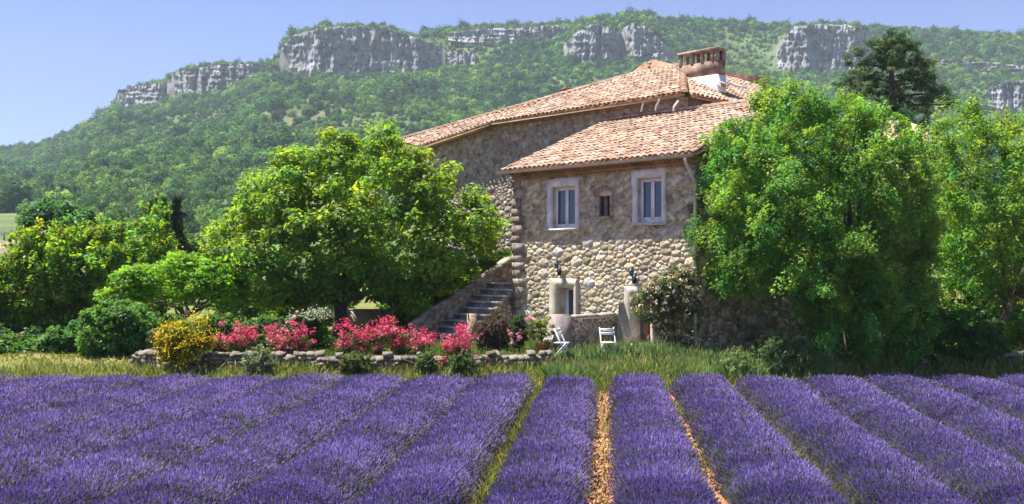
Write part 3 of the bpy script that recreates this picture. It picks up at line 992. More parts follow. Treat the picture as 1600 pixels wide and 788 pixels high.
# rear roof slab right of the chimney, its shade put into the brown
pw = MB(); a = px(1128, 112, 42.6); b = px(1202, 122, 44.4)
for (p, q) in ((a, b),):
    d = (q - p); dn = np.array([-d[1], d[0], 0]); dn /= np.linalg.norm(dn); dn *= 0.35
    lo = 1.3
    V = [p - UPV*lo, q - UPV*lo, q, p, p - UPV*lo + dn, q - UPV*lo + dn, q + dn, p + dn]
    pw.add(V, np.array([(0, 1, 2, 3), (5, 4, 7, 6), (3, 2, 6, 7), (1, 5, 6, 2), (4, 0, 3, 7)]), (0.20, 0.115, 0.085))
pw.build("rear_roof_slab", M['mortar'], house)

# chimney: white base, brown stack, arcaded cap
CN = px(1121, 131, 36.4)
AXC = np.array([TV, DV, UPV])
W_, D_c = 1.74, 0.55
chim = MB().box((-W_, 0, -1.6), (0, D_c, 0.36), (0.78, 0.79, 0.82), AXC, CN).build("chimney", M['plaster'], house)
MB().box((-W_ + 0.02, 0.02, 0.362), (-0.02, D_c - 0.02, 0.88), (0.25, 0.19, 0.15), AXC, CN).build("chimney_stack", M['mortar'], chim)
for (a, b) in ((-W_, -W_ + 0.10), (-W_ + 0.52, -W_ + 0.64), (-W_ + 0.98, -W_ + 1.09), (-W_ + 1.44, -W_ + 1.55), (-0.13, 0.0)):
    MB().box((a, 0, 0.883), (b, 0.12, 1.28), (0.30, 0.25, 0.21), AXC, CN).build("cap_pier", M['mortar'], chim)
    MB().box((a, D_c - 0.14, 0.883), (b, D_c, 1.28), (0.30, 0.25, 0.21), AXC, CN).build("cap_pier", M['mortar'], chim)
MB().box((-W_ - 0.05, -0.05, 1.283), (0.05, D_c + 0.05, 1.36), (0.32, 0.27, 0.22), AXC, CN).build("cap_slab", M['mortar'], chim)
fl = MB().box((0.003, -0.15, -0.35), (0.32, 1.5, -0.30), (0.70, 0.71, 0.75), np.array([nrm(TV - 0.40*UPV), DV, UPV]), CN + UPV*0.42).build("flashing", M['plaster'], chim)
# small clay flue on the ridge
cp = px(886, 153, 43.9)
MB().box((-0.13, -0.13, -0.25), (0.13, 0.13, 0.36), (0.42, 0.17, 0.10), AXC, cp).box((-0.17, -0.17, 0.363), (0.17, 0.17, 0.42), (0.40, 0.17, 0.11), AXC, cp).build("flue_pot", M['tile'], house)
# three pale stays under the back eave
for (u0, v0, u1, v1) in ((1002, 172, 1006, 157), (1024, 170, 1031, 154), (1052, 171, 1060, 158)):
    s_ = None
    Yb = 36.0 - (u0 - 1002) * 0.027 - 0.42
    MB().tube([px(u0, v0 + 3, Yb - 0.2), px(u0 + 1, v0 - 4, Yb - 0.25), px(u1, v1, Yb - 0.4)], 0.035, 6, (0.75, 0.73, 0.70)).build("eave_stay", M['white'], house)
# side wing roof glimpsed over the tree
wg = MB().box((13.2, 38.9, GZ), (16.4, 43, 4.5), (0.24, 0.18, 0.14)).build("side_wing", M['mortar'], house)
tiled_slope(house, [np.array((10.9, 38.4, 4.95)), np.array((16.6, 38.4, 4.6)), np.array((16.6, 41.5, 5.75)), np.array((10.9, 41.5, 6.25))], 61)

# ---- garden spur wall in front of the facade, with pier and buttress
sw_s = 4.75
def spur(d, z, n=0.0): return P0 + TV * (sw_s + n) - DV * d + UPV * z
spur_root = empty("spur_wall", tuple(spur(1.3, GZ)), "waist high brown rubble wall jutting out from the facade between two doorways", "garden wall")
AXS = np.array([TV, -DV, UPV])
core = MB().box((-0.33, 0.12, GZ - 0.3), (0, 2.35, -1.63), (0.20, 0.15, 0.13), AXS, spur(0, 0)).build("wall_core", M['mortar'], spur_root)
stone_wall_face(core, [0.12, 2.35, GZ, -1.65], [], 0.19, 71, lambda s, z, n: spur(s, z, n), 'big', 60, proud=0.015)
r = random.Random(9)
k = 0.12
while k < 2.3:
    l = r.uniform(0.2, 0.36)
    MB().box((-0.36, k + 0.008, -1.627), (0.03, min(k + l, 2.36), -1.627 + r.uniform(0.06, 0.1)), (0.46, 0.41, 0.36), AXS, spur(0, 0)).build("coping_stone", M['stone'], spur_root, origin=spur(k, -1.63))
    k += l
MB().box((-0.60, 2.353, GZ - 0.3), (0.03, 2.72, -1.52), (0.30, 0.25, 0.245), AXS, spur(0, 0)).build("pier", M['plaster'], spur_root)
bt = MB().add([spur(0, GZ-0.3, 0.06), spur(0, GZ-0.3, 0.62), spur(0, -1.2, 0.06), spur(0.5, GZ-0.3, 0.06), spur(0.5, GZ-0.3, 0.62), spur(0.3, -1.25, 0.06)],
              [np.array([[3, 4, 5]]), np.array([[0, 2, 1]]), np.array([[1, 2, 5, 4]])], (0.36, 0.33, 0.31))
bt.build("buttress", M['plaster'], spur_root)

# ---- outside stair: runs along the hidden left wall, steps seen from the front left
stair = empty("stone_staircase", (-1.9, 33.2, GZ), "worn stone outside steps climbing to the left corner of the farmhouse", "staircase")
SW = 1.55
def st(w, d, z): return P0 - TV * (0.06 + w) + DV * d + UPV * z
AXT = np.array([-TV, DV, UPV])
ORG = P0 - TV * 0.06
nst = 10; z_top = -0.72; rise = (z_top - GZ) / nst; run = 0.30; d0 = -2.55
r = random.Random(15)
for k in range(nst):
    z1 = GZ + rise * (k + 1)
    dd_ = d0 + run * k
    w = r.uniform(-0.04, 0.04)
    MB().box((0.0 + w, dd_, GZ - 0.2 if k == 0 else z1 - rise * 1.6), (SW, dd_ + run + 0.10, z1 - 0.062), (0.27 * r.uniform(0.8, 1.1), 0.24, 0.21), AXT, ORG).build("riser_stone", M['stone'], stair, origin=st(0.7, dd_, z1))
    MB().box((-0.05 + w, dd_ - 0.05, z1 - 0.06), (SW, dd_ + run + 0.02, z1), (0.42 * r.uniform(0.85, 1.1), 0.38, 0.34), AXT, ORG).build("step", M['stone'], stair, origin=st(0.7, dd_, z1))
V = [st(0.03, d0 + 0.2, GZ - 0.3), st(0.03, 0, GZ - 0.3), st(0.03, 0.0, z_top - 0.2), st(0.03, d0 + 0.2, GZ + 0.05)]
sb = MB().add(V, np.array([0, 1, 2, 3]), (0.26, 0.22, 0.18)).build("stair_flank", M['mortar'], stair)
stone_wall_face(sb, [0.0, -d0 - 0.1, GZ - 0.1, z_top], [], 0.26, 77, lambda s, z, n: st(0.03 - n, d0 + 0.1 + s, z), 'facade', 40, top=lambda s: GZ + 0.0 + (z_top - GZ) * s / (-d0 - 0.1) * 0.92, proud=0.04)
MB().box((0, d0 + run*nst, GZ), (SW, d0 + run*nst + 1.6, z_top), (0.3, 0.27, 0.23), AXT, ORG).build("landing", M['stone'], stair)
# parapet on the far side, sloping
pt0, pt1 = -2.95, 1.9
def par_top(d): return -2.02 + (0.16 + 2.02) * (d - pt0) / (1.48 - pt0) if d < 1.48 else 0.16
pr = MB()
dn_ = 16
V = []
for k in range(dn_ + 1):
    d = pt0 + (pt1 - pt0) * k / dn_
    for (w, z) in ((SW, GZ - 0.3), (SW, par_top(d) - 0.1), (SW + 0.38, par_top(d) - 0.1), (SW + 0.38, GZ - 0.3)): V.append(st(w, d, z))
Qs = []
for k in range(dn_):
    for q in range(3): Qs.append((4*k+q, 4*k+4+q, 4*k+5+q, 4*k+1+q))
pr.add(V, [np.array(Qs), np.array([[0, 1, 2, 3]]), np.array([[4*dn_+3, 4*dn_+2, 4*dn_+1, 4*dn_]])], (0.40, 0.31, 0.21))
parapet = pr.build("parapet", M['mortar'], stair)
stone_wall_face(parapet, [0, pt1 - pt0, GZ, 0.1], [], 0.27, 78, lambda s, z, n: st(SW - n, pt0 + s, z), 'low', 80, top=lambda s: par_top(pt0 + s) - 0.13, proud=0.03)
stone_wall_face(parapet, [0.02, 0.36, GZ, -2.1], [], 0.22, 79, lambda s, z, n: st(SW + s, pt0 - n, z), 'low', 12, proud=0.03)
d = pt0
while d < pt1:
    l = r.uniform(0.28, 0.5); e = min(d + l, pt1)
    za, zb = par_top(d), par_top(e); j = r.uniform(-0.02, 0.04)
    V = [st(SW - 0.04, d + 0.01, za - 0.1), st(SW - 0.04, e, zb - 0.1), st(SW + 0.42, e, zb - 0.1), st(SW + 0.42, d + 0.01, za - 0.1),
         st(SW - 0.03, d + 0.02, za + j), st(SW - 0.03, e - 0.01, zb + j), st(SW + 0.40, e - 0.01, zb + j), st(SW + 0.40, d + 0.02, za + j)]
    MB().add(V, np.array([(0, 3, 2, 1), (4, 5, 6, 7), (0, 1, 5, 4), (1, 2, 6, 5), (2, 3, 7, 6), (3, 0, 4, 7)]), stone_tint(r, 'low')).build("coping_stone", M['stone'], parapet, origin=st(SW, d, za))
    d = e
MB().box((-0.27, d0 + 0.42, GZ - 0.2), (-0.05, d0 + 0.64, GZ + 1.08), (0.33, 0.25, 0.17), AXT, ORG + UPV*0).build("newel_post", M['stone'], stair)

# ---- dry-stone terrace walls
rock_meshes = []
for k in range(14):
    r = random.Random(200 + k)
    V = []; idx = {}
    g3 = (-1, 0, 1)
    for a in g3:
        for b in g3:
            for c in g3:
                if a == b == c == 0: continue
                p = Vector((a, b, c)); sph = p.normalized()
                p = p.lerp(sph * 1.15, 0.22)
                p += Vector((r.uniform(-1, 1), r.uniform(-1, 1), r.uniform(-1, 1))) * 0.15
                idx[(a, b, c)] = len(V); V.append(tuple(p * 0.5))
    Fq = []
    for ax in range(3):
        for sgn in (-1, 1):
            for a in (-1, 0):
                for b in (-1, 0):
                    q = []
                    for (da, db) in ((0, 0), (1, 0), (1, 1), (0, 1)):
                        t = [0, 0, 0]; t[ax] = sgn; t[(ax+1) % 3] = a + da; t[(ax+2) % 3] = b + db; q.append(idx[tuple(t)])
                    Fq.append(q if sgn > 0 else q[::-1])
    o = MB().add(V, np.array(Fq), stone_tint(r, 'low')).build("stone", M['stone'])
    rock_meshes.append(o.data); bpy.data.objects.remove(o)


def dry_wall(name, pts, z0, z1, label, seed, course=0.115, length=0.19, depth=0.34, ragged=0.15):
    """pts: ground line [(x,y)...]; courses of rough stones, each an object sharing one of a few meshes."""
    r = random.Random(seed)
    pts = [np.array(p, float) for p in pts]
    seglen = [np.linalg.norm(pts[k+1] - pts[k]) for k in range(len(pts)-1)]; T_ = sum(seglen)
    def at_(s):
        for k, l in enumerate(seglen):
            if s <= l or k == len(seglen) - 1:
                d = (pts[k+1] - pts[k]) / l; return pts[k] + d * s, d
            s -= l
    mid, _ = at_(T_ / 2)
    root = empty(name, (mid[0], mid[1], z0), label, "stone wall")
    cmb = MB(); nseg = max(2, int(T_ / 0.6)); V = []
    for k in range(nseg + 1):
        p, d = at_(T_ * k / nseg); nn = np.array([-d[1], d[0]])
        for (o_, z) in ((0.09, z0 - 0.2), (0.09, z1 - 0.16), (depth + 0.25, z1 - 0.10), (depth + 0.25, z0 - 0.2)):
            V.append((p[0] + nn[0]*o_, p[1] + nn[1]*o_, z))
    Qs = []
    for k in range(nseg):
        for q in range(3): Qs.append((4*k+q, 4*k+4+q, 4*k+5+q, 4*k+1+q))
    cmb.add(V, [np.array(Qs), np.array([[0, 1, 2, 3]]), np.array([[4*nseg+3, 4*nseg+2, 4*nseg+1, 4*nseg]])], (0.10, 0.085, 0.065))
    cmb.build("wall_core", M['mortar'], root)
    z = z0 - 0.05
    while z < z1 - 0.05:
        hh = course * r.uniform(0.85, 1.2); s = r.uniform(-0.1, 0.1)
        while s < T_ - 0.1:
            l = length * r.uniform(0.6, 1.5)
            p, d = at_(min(max(s + l/2, 0.0), T_))
            top = z + hh >= z1 - 0.06
            if not (top and r.random() < ragged * 2):
                o = bpy.data.objects.new("stone", r.choice(rock_meshes))
                link(o, root, (p[0] - d[1]*0.17, p[1] + d[0]*0.17, z + hh/2))
                o.rotation_euler = (r.uniform(-0.2, 0.2), r.uniform(-0.2, 0.2), math.atan2(d[1], d[0]) + r.uniform(-0.12, 0.12) + (math.pi if r.random() < 0.5 else 0))
                o.scale = (l * r.uniform(0.95, 1.15), depth * r.uniform(0.7, 1.15), hh * r.uniform(0.95, 1.3))
            s += l
        z += hh
    return root


def gx(u, Y): return (u - 800) / F * Y
dry_wall("terrace_wall", [(gx(205, 26.9), 26.9), (gx(300, 26.5), 26.5), (gx(400, 26.4), 26.4), (gx(500, 26.5), 26.5)], -2.96, -2.46, "neat low dry stone terrace wall below the yellow bush and the first pink clumps", 301)
dry_wall("terrace_wall", [(gx(497, 26.0), 26.0), (gx(600, 26.3), 26.3), (gx(740, 26.4), 26.4), (gx(862, 26.7), 26.7)], -2.96, -2.42, "tumbledown pale rubble terrace wall in front of the stone steps", 302, ragged=0.35, length=0.18, course=0.11)
dry_wall("terrace_wall", [(gx(1385, 26.5), 26.5), (gx(1440, 26.3), 26.3)], -3.0, -2.5, "short heap of loose pale stones at the foot of the big right hand tree", 303, ragged=0.35, length=0.3)
dry_wall("terrace_wall", [(gx(1565, 26.5), 26.5), (gx(1660, 26.5), 26.5)], -3.0, -2.35, "piece of dry stone wall at the right hand edge under bushes", 304, ragged=0.3)

# ------------------------------------------------------------------ foliage tools
def in_poly(P, x, y):
    ins = np.zeros(len(x), bool); n = len(P)
    for k in range(n):
        (x0, y0), (x1, y1) = P[k], P[(k+1) % n]
        c = ((y0 > y) != (y1 > y)) & (x < (x1 - x0) * (y - y0) / ((y1 - y0) if y1 != y0 else 1e-9) + x0)
        ins ^= c
    return ins


def edge_dist(P, x, y):
    d = np.full(len(x), 1e9); n = len(P)
    for k in range(n):
        a = np.array(P[k]); b = np.array(P[(k+1) % n]); ab = b - a
        t = np.clip(((x - a[0]) * ab[0] + (y - a[1]) * ab[1]) / max(ab @ ab, 1e-9), 0, 1)
        d = np.minimum(d, np.hypot(x - a[0] - t*ab[0], y - a[1] - t*ab[1]))
    return d


def world_poly(poly, Y):
    return [((u - 800) / F * Y, (409 - v) / F * Y) for (u, v) in poly]


def crown_centres(poly, Y, n, thick, r, pad=0.0, shell=0.5, carve=3.4):
    """Cluster centres filling a rounded volume whose front view is the outline."""
    W = world_poly(poly, Y)
    xs_ = [p[0] for p in W]; zs_ = [p[1] for p in W]
    out = []
    x = r.uniform(min(xs_), max(xs_), n * 12); z = r.uniform(min(zs_), max(zs_), n * 12)
    ph = r.uniform(0, 6.28, 3); wl = carve
    lump = np.sin(x * wl + ph[0] + 1.2 * np.sin(z * wl * 0.7 + ph[1])) * np.sin(z * wl * 1.15 + ph[2] + np.sin(x * wl * 0.6))
    m = in_poly(W, x, z) & ((lump > -0.28) | (r.random(len(x)) < 0.22)); x, z = x[m], z[m]
    d = edge_dist(W, x, z)
    m = d > pad; x, z, d = x[m][:n], z[m][:n], d[m][:n]
    dm = max(d.max(), 1e-3)
    h = thick * np.sqrt(np.clip(1 - (1 - np.clip(d / dm, 0, 1)) ** 2, 0.02, 1))
    sgn = np.where(r.random(len(x)) < 0.62, -1, 1)
    y = Y + sgn * h * r.random(len(x)) ** shell
    return np.stack([x, y, z], -1)


def leaf_cards(c, nrmls, size, aspect, r, droop=0.0):
    n = len(c)
    a = nrm(np.cross(nrmls, nrm(r.normal(size=(n, 3)))))
    b = nrm(np.cross(nrmls, a))
    a[:, 2] -= droop; a = nrm(a)
    s = (size * r.uniform(0.6, 1.35, n))[:, None]
    fold = nrmls * s * 0.22
    return np.stack([c - a*s, c + b*s*aspect + fold, c + a*s, c - b*s*aspect + fold], 1).reshape(-1, 3)


def foliage(centres, rad, per, size, cols, r, squash=0.75, aspect=0.5, up=0.5, cluster_var=0.38, leaf_var=0.25, droop=0.0, hollow=0.45, sprig=0.0):
    """Leaves on lumpy clusters. Returns an MB."""
    n = len(centres)
    rr = rad * r.uniform(0.6, 1.35, n)
    k = np.repeat(np.arange(n), per)
    d = nrm(r.normal(size=(n * per, 3)))
    rad_ = rr[k] * r.uniform(hollow, 1.0, n * per)
    off = d * rad_[:, None]; off[:, 2] *= squash
    if sprig > 0:
        ax = nrm(r.normal(size=(n, 3)) * 0.55 + np.array([0, 0, sprig]))
        t = r.uniform(-1, 1, n * per) * rr[k]
        off = off * 0.55 + ax[k] * t[:, None]
    c = centres[k] + off
    nn = nrm(0.8 * d + np.array([-0.25, 0, up + 0.35]) + 0.7 * r.normal(size=d.shape))
    V = leaf_cards(c, nn, size, aspect, r, droop)
    cols = np.array(cols, float)
    ci = r.integers(0, len(cols), n)
    t = cols[ci][k] * (1 + cluster_var * r.uniform(-1, 1, n))[k][:, None] * (1 + leaf_var * r.uniform(-1, 1, n * per))[:, None]
    return MB().add(V, np.arange(len(V)).reshape(-1, 4), np.clip(t, 0.004, 0.95))


def limbs(root, base, r, targets, rad, forks=1, name="trunk", fork_h=0.35, bend=0.25, col=(1, 1, 1)):
    mb = MB()
    base = np.array(base, float)
    cen = targets.mean(0)
    top = base + (cen - base) * np.array([0.4, 0.4, fork_h * 1.6])
    top[2] = base[2] + (cen[2] - base[2]) * fork_h * 1.6
    mb.tube([base - UPV*0.2, base * 0.7 + top * 0.3 + r.normal(size=3) * 0.04, top], [rad * 1.35, rad * 1.02, rad * 0.85], 8, col)
    for t in targets:
        m = top * 0.45 + t * 0.55 + r.normal(size=3) * bend * np.array([1, 1, 0.4]); m[2] += 0.12 * np.linalg.norm(t - top)
        q = top * 0.8 + t * 0.2 + r.normal(size=3) * 0.08
        mb.tube([top - UPV*0.1, q, m, t], [rad * 0.55, rad * 0.42, rad * 0.26, rad * 0.06], 6, col, cap=False)
        t2 = t + r.normal(size=3) * 0.6
        mb.tube([m, (m + t2) / 2 + r.normal(size=3)*0.1, t2], [rad*0.2, rad*0.13, rad*0.04], 5, col, cap=False)
    return mb.build(name, M['bark'], root, smooth=True)


def tree(name, label, cat, base, poly, Y, thick, n, rad, per, size, cols, seed, trunk_r=0.16, group=None, mat='leaf', pad=0.25, extra=None, ntarget=12, crown_name="crown", trunk=True, fork_h=0.35, parts=None, **kw):
    r = np.random.default_rng(seed)
    root = empty(name, base, label, cat, group)
    cen = crown_centres(poly, Y, n, thick, r, pad)
    if extra is not None: cen = np.concatenate([cen, np.array(extra, float)])
    fm_ = foliage(cen, rad, per, size, cols, r, **kw)
    rim = crown_centres(poly, Y, int(n * 0.55), thick * 1.06, r, 0.0, shell=0.22)
    f2 = foliage(rim, rad * 0.5, max(12, int(per * 0.32)), size * 0.95, cols, r, **kw)
    for kk in f2.f: fm_.f.setdefault(kk, []).extend([q + fm_.n for q in f2.f[kk]]); fm_.t.setdefault(kk, []).extend(f2.t[kk])
    fm_.v += f2.v; fm_.n += f2.n
    fm_.build(crown_name, M[mat], root)
    if trunk:
        tg = cen[r.choice(len(cen), min(ntarget, len(cen)), replace=False)]
        limbs(root, base, r, tg, trunk_r, fork_h=fork_h)
    return root, cen


def flowers(root, pts, size, cols, r, per=5, name="flowers", spread=0.03):
    n = len(pts); k = np.repeat(np.arange(n), per)
    c = pts[k] + r.normal(size=(n*per, 3)) * spread
    V = leaf_cards(c, nrm(r.normal(size=c.shape) + np.array([0, -0.3, 0.5])), size, 0.75, r)
    cols = np.array(cols, float)
    t = cols[r.integers(0, len(cols), n)][k] * r.uniform(0.75, 1.2, (n*per, 1))
    o = MB().add(V, np.arange(len(V)).reshape(-1, 4), np.clip(t, 0, 0.9)).build(name, M['flower'], root); o["kind"] = "stuff"
    return o

# ------------------------------------------------------------------ trees
LIME = [(0.125, 0.27, 0.05), (0.105, 0.255, 0.052), (0.155, 0.29, 0.055), (0.08, 0.225, 0.052)]
MID = [(0.085, 0.255, 0.066), (0.105, 0.28, 0.066), (0.06, 0.22, 0.066), (0.145, 0.30, 0.07)]
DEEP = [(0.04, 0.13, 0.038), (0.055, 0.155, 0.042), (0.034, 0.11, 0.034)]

YW = 36.0
walnut_poly = [(338, 420), (330, 385), (352, 350), (372, 330), (385, 300), (392, 278), (430, 262), (452, 232), (490, 226), (520, 205), (548, 208), (572, 222), (590, 195), (612, 192), (628, 212), (650, 232), (690, 246), (715, 262), (705, 300), (718, 322), (735, 300), (752, 310), (770, 312), (790, 335), (795, 352), (780, 372), (770, 400), (752, 425), (735, 450), (700, 470), (665, 492), (620, 488), (560, 482), (500, 486), (450, 488), (410, 494), (392, 478), (352, 470)]
tree("walnut_tree", "big broad walnut tree with yellow green leaves left of the house", "tree", (gx(530, YW), YW, -2.75), walnut_poly, YW, 3.6, 430, 0.56, 130, 0.098, LIME, 101, trunk_r=0.27, pad=0.30, ntarget=16, fork_h=0.30, up=0.7, aspect=0.48, extra=[px(398, 262 + 20, YW - 0.3), px(600, 203, YW), px(738, 305, YW - 1.5), px(760, 330, YW - 1.6)])

YR = 27.6
big_poly = [(1066, 362), (1078, 330), (1092, 300), (1098, 262), (1104, 212), (1120, 190), (1150, 186), (1168, 178), (1178, 150), (1188, 140), (1196, 158), (1204, 128), (1216, 150), (1236, 138), (1262, 146), (1285, 158), (1310, 152), (1335, 160), (1360, 156), (1385, 178), (1405, 190), (1425, 205), (1440, 240), (1452, 300), (1458, 360), (1448, 420), (1452, 470), (1445, 530), (1435, 570), (1400, 585), (1330, 590), (1290, 582), (1268, 545), (1252, 505), (1235, 480), (1190, 468), (1150, 460), (1128, 462), (1118, 440), (1106, 412), (1084, 398)]
tree("broadleaf_tree", "huge fresh green tree hiding the right end of the house, boughs reaching the grass", "tree", (gx(1330, YR), YR, -2.9), big_poly, YR, 2.6, 720, 0.40, 165, 0.054, MID + [(0.13, 0.25, 0.05)], 102, mat='leaf_green', trunk_r=0.2, pad=0.16, ntarget=18, fork_h=0.25, up=0.55, sprig=0.8, squash=1.0, aspect=0.42, extra=[*[px(u_ + rng.normal() * 9, v_ + rng.normal() * 9, YR - dy_ + rng.normal() * 0.25) for (u_, v_, dy_) in ((1270, 330, 2.7), (1200, 360, 2.5), (1283, 445, 2.7), (1340, 385, 2.8), (1390, 445, 2.5), (1300, 525, 2.2), (1240, 425, 2.5), (1360, 505, 2.3), (1415, 360, 2.2), (1165, 405, 1.6), (1330, 270, 2.6), (1225, 290, 2.3), (1390, 300, 2.5), (1140, 300, 1.6)) for _q in range(4)], px(1188, 146, YR), px(1186, 165, YR), px(1205, 135, YR), px(1207, 152, YR)])

YQ = 29.5
right_poly = [(1436, 200), (1445, 178), (1470, 170), (1490, 158), (1505, 172), (1530, 190), (1552, 178), (1580, 172), (1605, 168), (1640, 175), (1690, 190), (1730, 240), (1740, 330), (1700, 440), (1660, 480), (1620, 470), (1602, 430), (1585, 485), (1560, 462), (1532, 440), (1505, 485), (1468, 490), (1450, 400), (1440, 300)]
tree("broadleaf_tree", "open yellow green tree at the right edge with dark bare stems showing", "tree", (gx(1548, YQ), YQ, -2.75), right_poly, YQ, 2.4, 400, 0.42, 125, 0.056, LIME + MID, 103, trunk_r=0.13, pad=0.18, ntarget=14, fork_h=0.22, up=0.6, sprig=0.6, squash=1.0, aspect=0.45)

# under-bushes at the right
def bush(name, label, cat, poly, Y, base_u, base_z, thick, n, rad, per, size, cols, seed, group=None, **kw):
    return tree(name, label, cat, (gx(base_u, Y), Y, base_z), poly, Y, thick, n, rad, per, size, cols, seed, trunk_r=0.03, group=group, ntarget=6, mat=kw.pop('mat', 'leaf_green'), crown_name="foliage", pad=kw.pop('pad', 0.1), **kw)

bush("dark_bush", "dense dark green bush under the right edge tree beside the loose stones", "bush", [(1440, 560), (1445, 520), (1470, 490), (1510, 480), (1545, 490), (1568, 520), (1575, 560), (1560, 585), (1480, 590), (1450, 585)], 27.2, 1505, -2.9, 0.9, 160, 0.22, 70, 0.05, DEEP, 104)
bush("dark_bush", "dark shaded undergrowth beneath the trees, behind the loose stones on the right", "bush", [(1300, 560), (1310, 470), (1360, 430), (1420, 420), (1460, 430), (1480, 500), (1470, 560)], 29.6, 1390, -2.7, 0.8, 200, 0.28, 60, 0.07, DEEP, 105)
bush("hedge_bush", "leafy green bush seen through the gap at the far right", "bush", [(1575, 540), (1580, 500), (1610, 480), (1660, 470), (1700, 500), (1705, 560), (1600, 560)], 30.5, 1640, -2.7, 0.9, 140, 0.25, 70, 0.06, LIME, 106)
bush("tall_hedge", "tall shady hedge closing the garden behind the right edge tree", "hedge", [(1480, 540), (1475, 400), (1500, 330), (1560, 300), (1640, 290), (1720, 310), (1760, 400), (1760, 545)], 35.0, 1620, -2.7, 1.0, 260, 0.5, 70, 0.11, DEEP + MID, 107)
bush("pale_bush", "rounded pale green bush at the end of the tall grass below the big tree", "bush", [(1118, 588), (1128, 560), (1150, 540), (1172, 545), (1195, 522), (1222, 514), (1250, 530), (1266, 560), (1262, 588), (1200, 592)], 25.9, 1200, -3.0, 0.6, 190, 0.12, 60, 0.032, [(0.15, 0.25, 0.09), (0.12, 0.21, 0.07), (0.19, 0.28, 0.12)], 108, mat='grass')

# pine behind the house
YP = 47.0
rp = np.random.default_rng(109)
pine = empty("pine_tree", (gx(1395, YP), YP, GZ), "dark pine towering behind the right hand tree against the cliff", "tree")
pads = [(1400, 62, 40, 18), (1370, 78, 30, 18), (1425, 72, 22, 14), (1345, 95, 24, 20), (1400, 100, 45, 22), (1355, 118, 34, 16), (1440, 96, 20, 20), (1322, 128, 22, 14), (1450, 118, 24, 14), (1425, 125, 40, 18), (1380, 140, 50, 20), (1468, 142, 26, 14), (1330, 150, 30, 12), (1440, 158, 40, 16), (1480, 160, 14, 10), (1400, 170, 60, 22), (1350, 176, 40, 16), (1420, 195, 45, 16), (1385, 80, 26, 24)]
cs = []
for (u, v, w, h) in pads:
    n = int(w * h * 0.034) + 5
    a = rp.normal(size=(n, 3)) * np.array([w * 0.42, 0, h * 0.45])
    for k in range(n):
        cs.append(px(u + a[k, 0], v + a[k, 2], YP + rp.normal() * w * 0.016))
cs = np.array(cs)
foliage(cs, 0.31, 64, 0.11, [(0.055, 0.12, 0.065), (0.075, 0.145, 0.07), (0.12, 0.18, 0.075), (0.04, 0.10, 0.06)], rp, squash=0.6, aspect=0.16, up=0.9, hollow=0.2).build("crown", M['needle'], pine)
mbp = MB(); tp = [px(1398, 225, YP), px(1396, 160, YP), px(1392, 100, YP), px(1392, 60, YP)]
mbp.tube([(tp[0][0], YP, GZ)] + tp, [0.28, 0.22, 0.16, 0.1, 0.03], 8)
for (u, v, w, h) in pads:
    e = px(u, v + h*0.3, YP); b = np.array([px(1394, 0, YP)[0], YP, min(e[2] - 0.2, 10)])
    mbp.tube([b, (b + e)/2 + UPV*0.05, e], [0.08, 0.05, 0.02], 5, cap=False)
mbp.build("trunk", M['bark'], pine, smooth=True)

# left hand trees
YL = 38.0
hedge_cols = [(0.11, 0.25, 0.034), (0.085, 0.23, 0.034), (0.13, 0.27, 0.038), (0.065, 0.20, 0.036), (0.13, 0.215, 0.044)]
tree("young_tree", "yellow green bushy tree at the far left edge of the garden", "tree", (gx(10, YL), YL, -2.75), [(-70, 520), (-80, 440), (-40, 400), (0, 402), (22, 388), (30, 345), (48, 352), (60, 380), (75, 420), (80, 470), (70, 520), (0, 535)], YL, 1.9, 210, 0.42, 80, 0.09, hedge_cols, 111, trunk_r=0.1, sprig=0.5, group="row of garden trees on the left")
tree("young_tree", "ragged tree with upright shoots, second from the left edge", "tree", (gx(95, YL), YL + 0.6, -2.75), [(30, 525), (25, 450), (30, 380), (38, 338), (50, 372), (75, 350), (95, 358), (110, 342), (128, 355), (145, 372), (155, 420), (150, 480), (140, 525)], YL + 0.6, 2.0, 240, 0.42, 80, 0.09, hedge_cols, 112, trunk_r=0.1, sprig=0.7, group="row of garden trees on the left")
tree("young_tree", "bushy garden tree behind the dark glossy bush, its top two pointed shoots", "tree", (gx(190, YL), YL + 1.0, -2.75), [(125, 520), (118, 450), (128, 390), (150, 352), (170, 345), (186, 352), (198, 330), (206, 355), (222, 345), (232, 312), (244, 308), (252, 345), (262, 370), (268, 420), (255, 500), (200, 525)], YL + 1.0, 2.0, 250, 0.42, 80, 0.09, hedge_cols + MID, 113, trunk_r=0.1, sprig=0.7, group="row of garden trees on the left")
tree("young_tree", "light green tree between the pointed shoots and the walnut tree", "tree", (gx(255, YL + 2), YL + 2, -2.75), [(215, 420), (222, 385), (240, 372), (262, 378), (280, 400), (285, 440), (230, 450)], YL + 2, 1.2, 90, 0.42, 80, 0.09, LIME, 114, trunk_r=0.08)
tree("round_tree", "dark blue green round tree standing behind the left garden trees", "tree", (gx(98, 60), 60, -2.6), [(45, 400), (50, 350), (60, 325), (85, 309), (108, 312), (130, 330), (152, 345), (158, 375), (150, 420), (60, 420)], 60, 3.0, 190, 0.62, 70, 0.15, [(0.04, 0.14, 0.075), (0.055, 0.17, 0.09), (0.032, 0.115, 0.065)], 115, mat='leaf_green', trunk_r=0.2)
tree("poplar_tree", "slim green poplar behind the pointed garden shoots on the left", "tree", (gx(250, 62), 62, -2.6), [(230, 420), (228, 360), (236, 318), (246, 300), (256, 312), (262, 360), (262, 420)], 62, 1.2, 110, 0.5, 70, 0.14, MID + DEEP, 116, trunk_r=0.14, sprig=1.5)
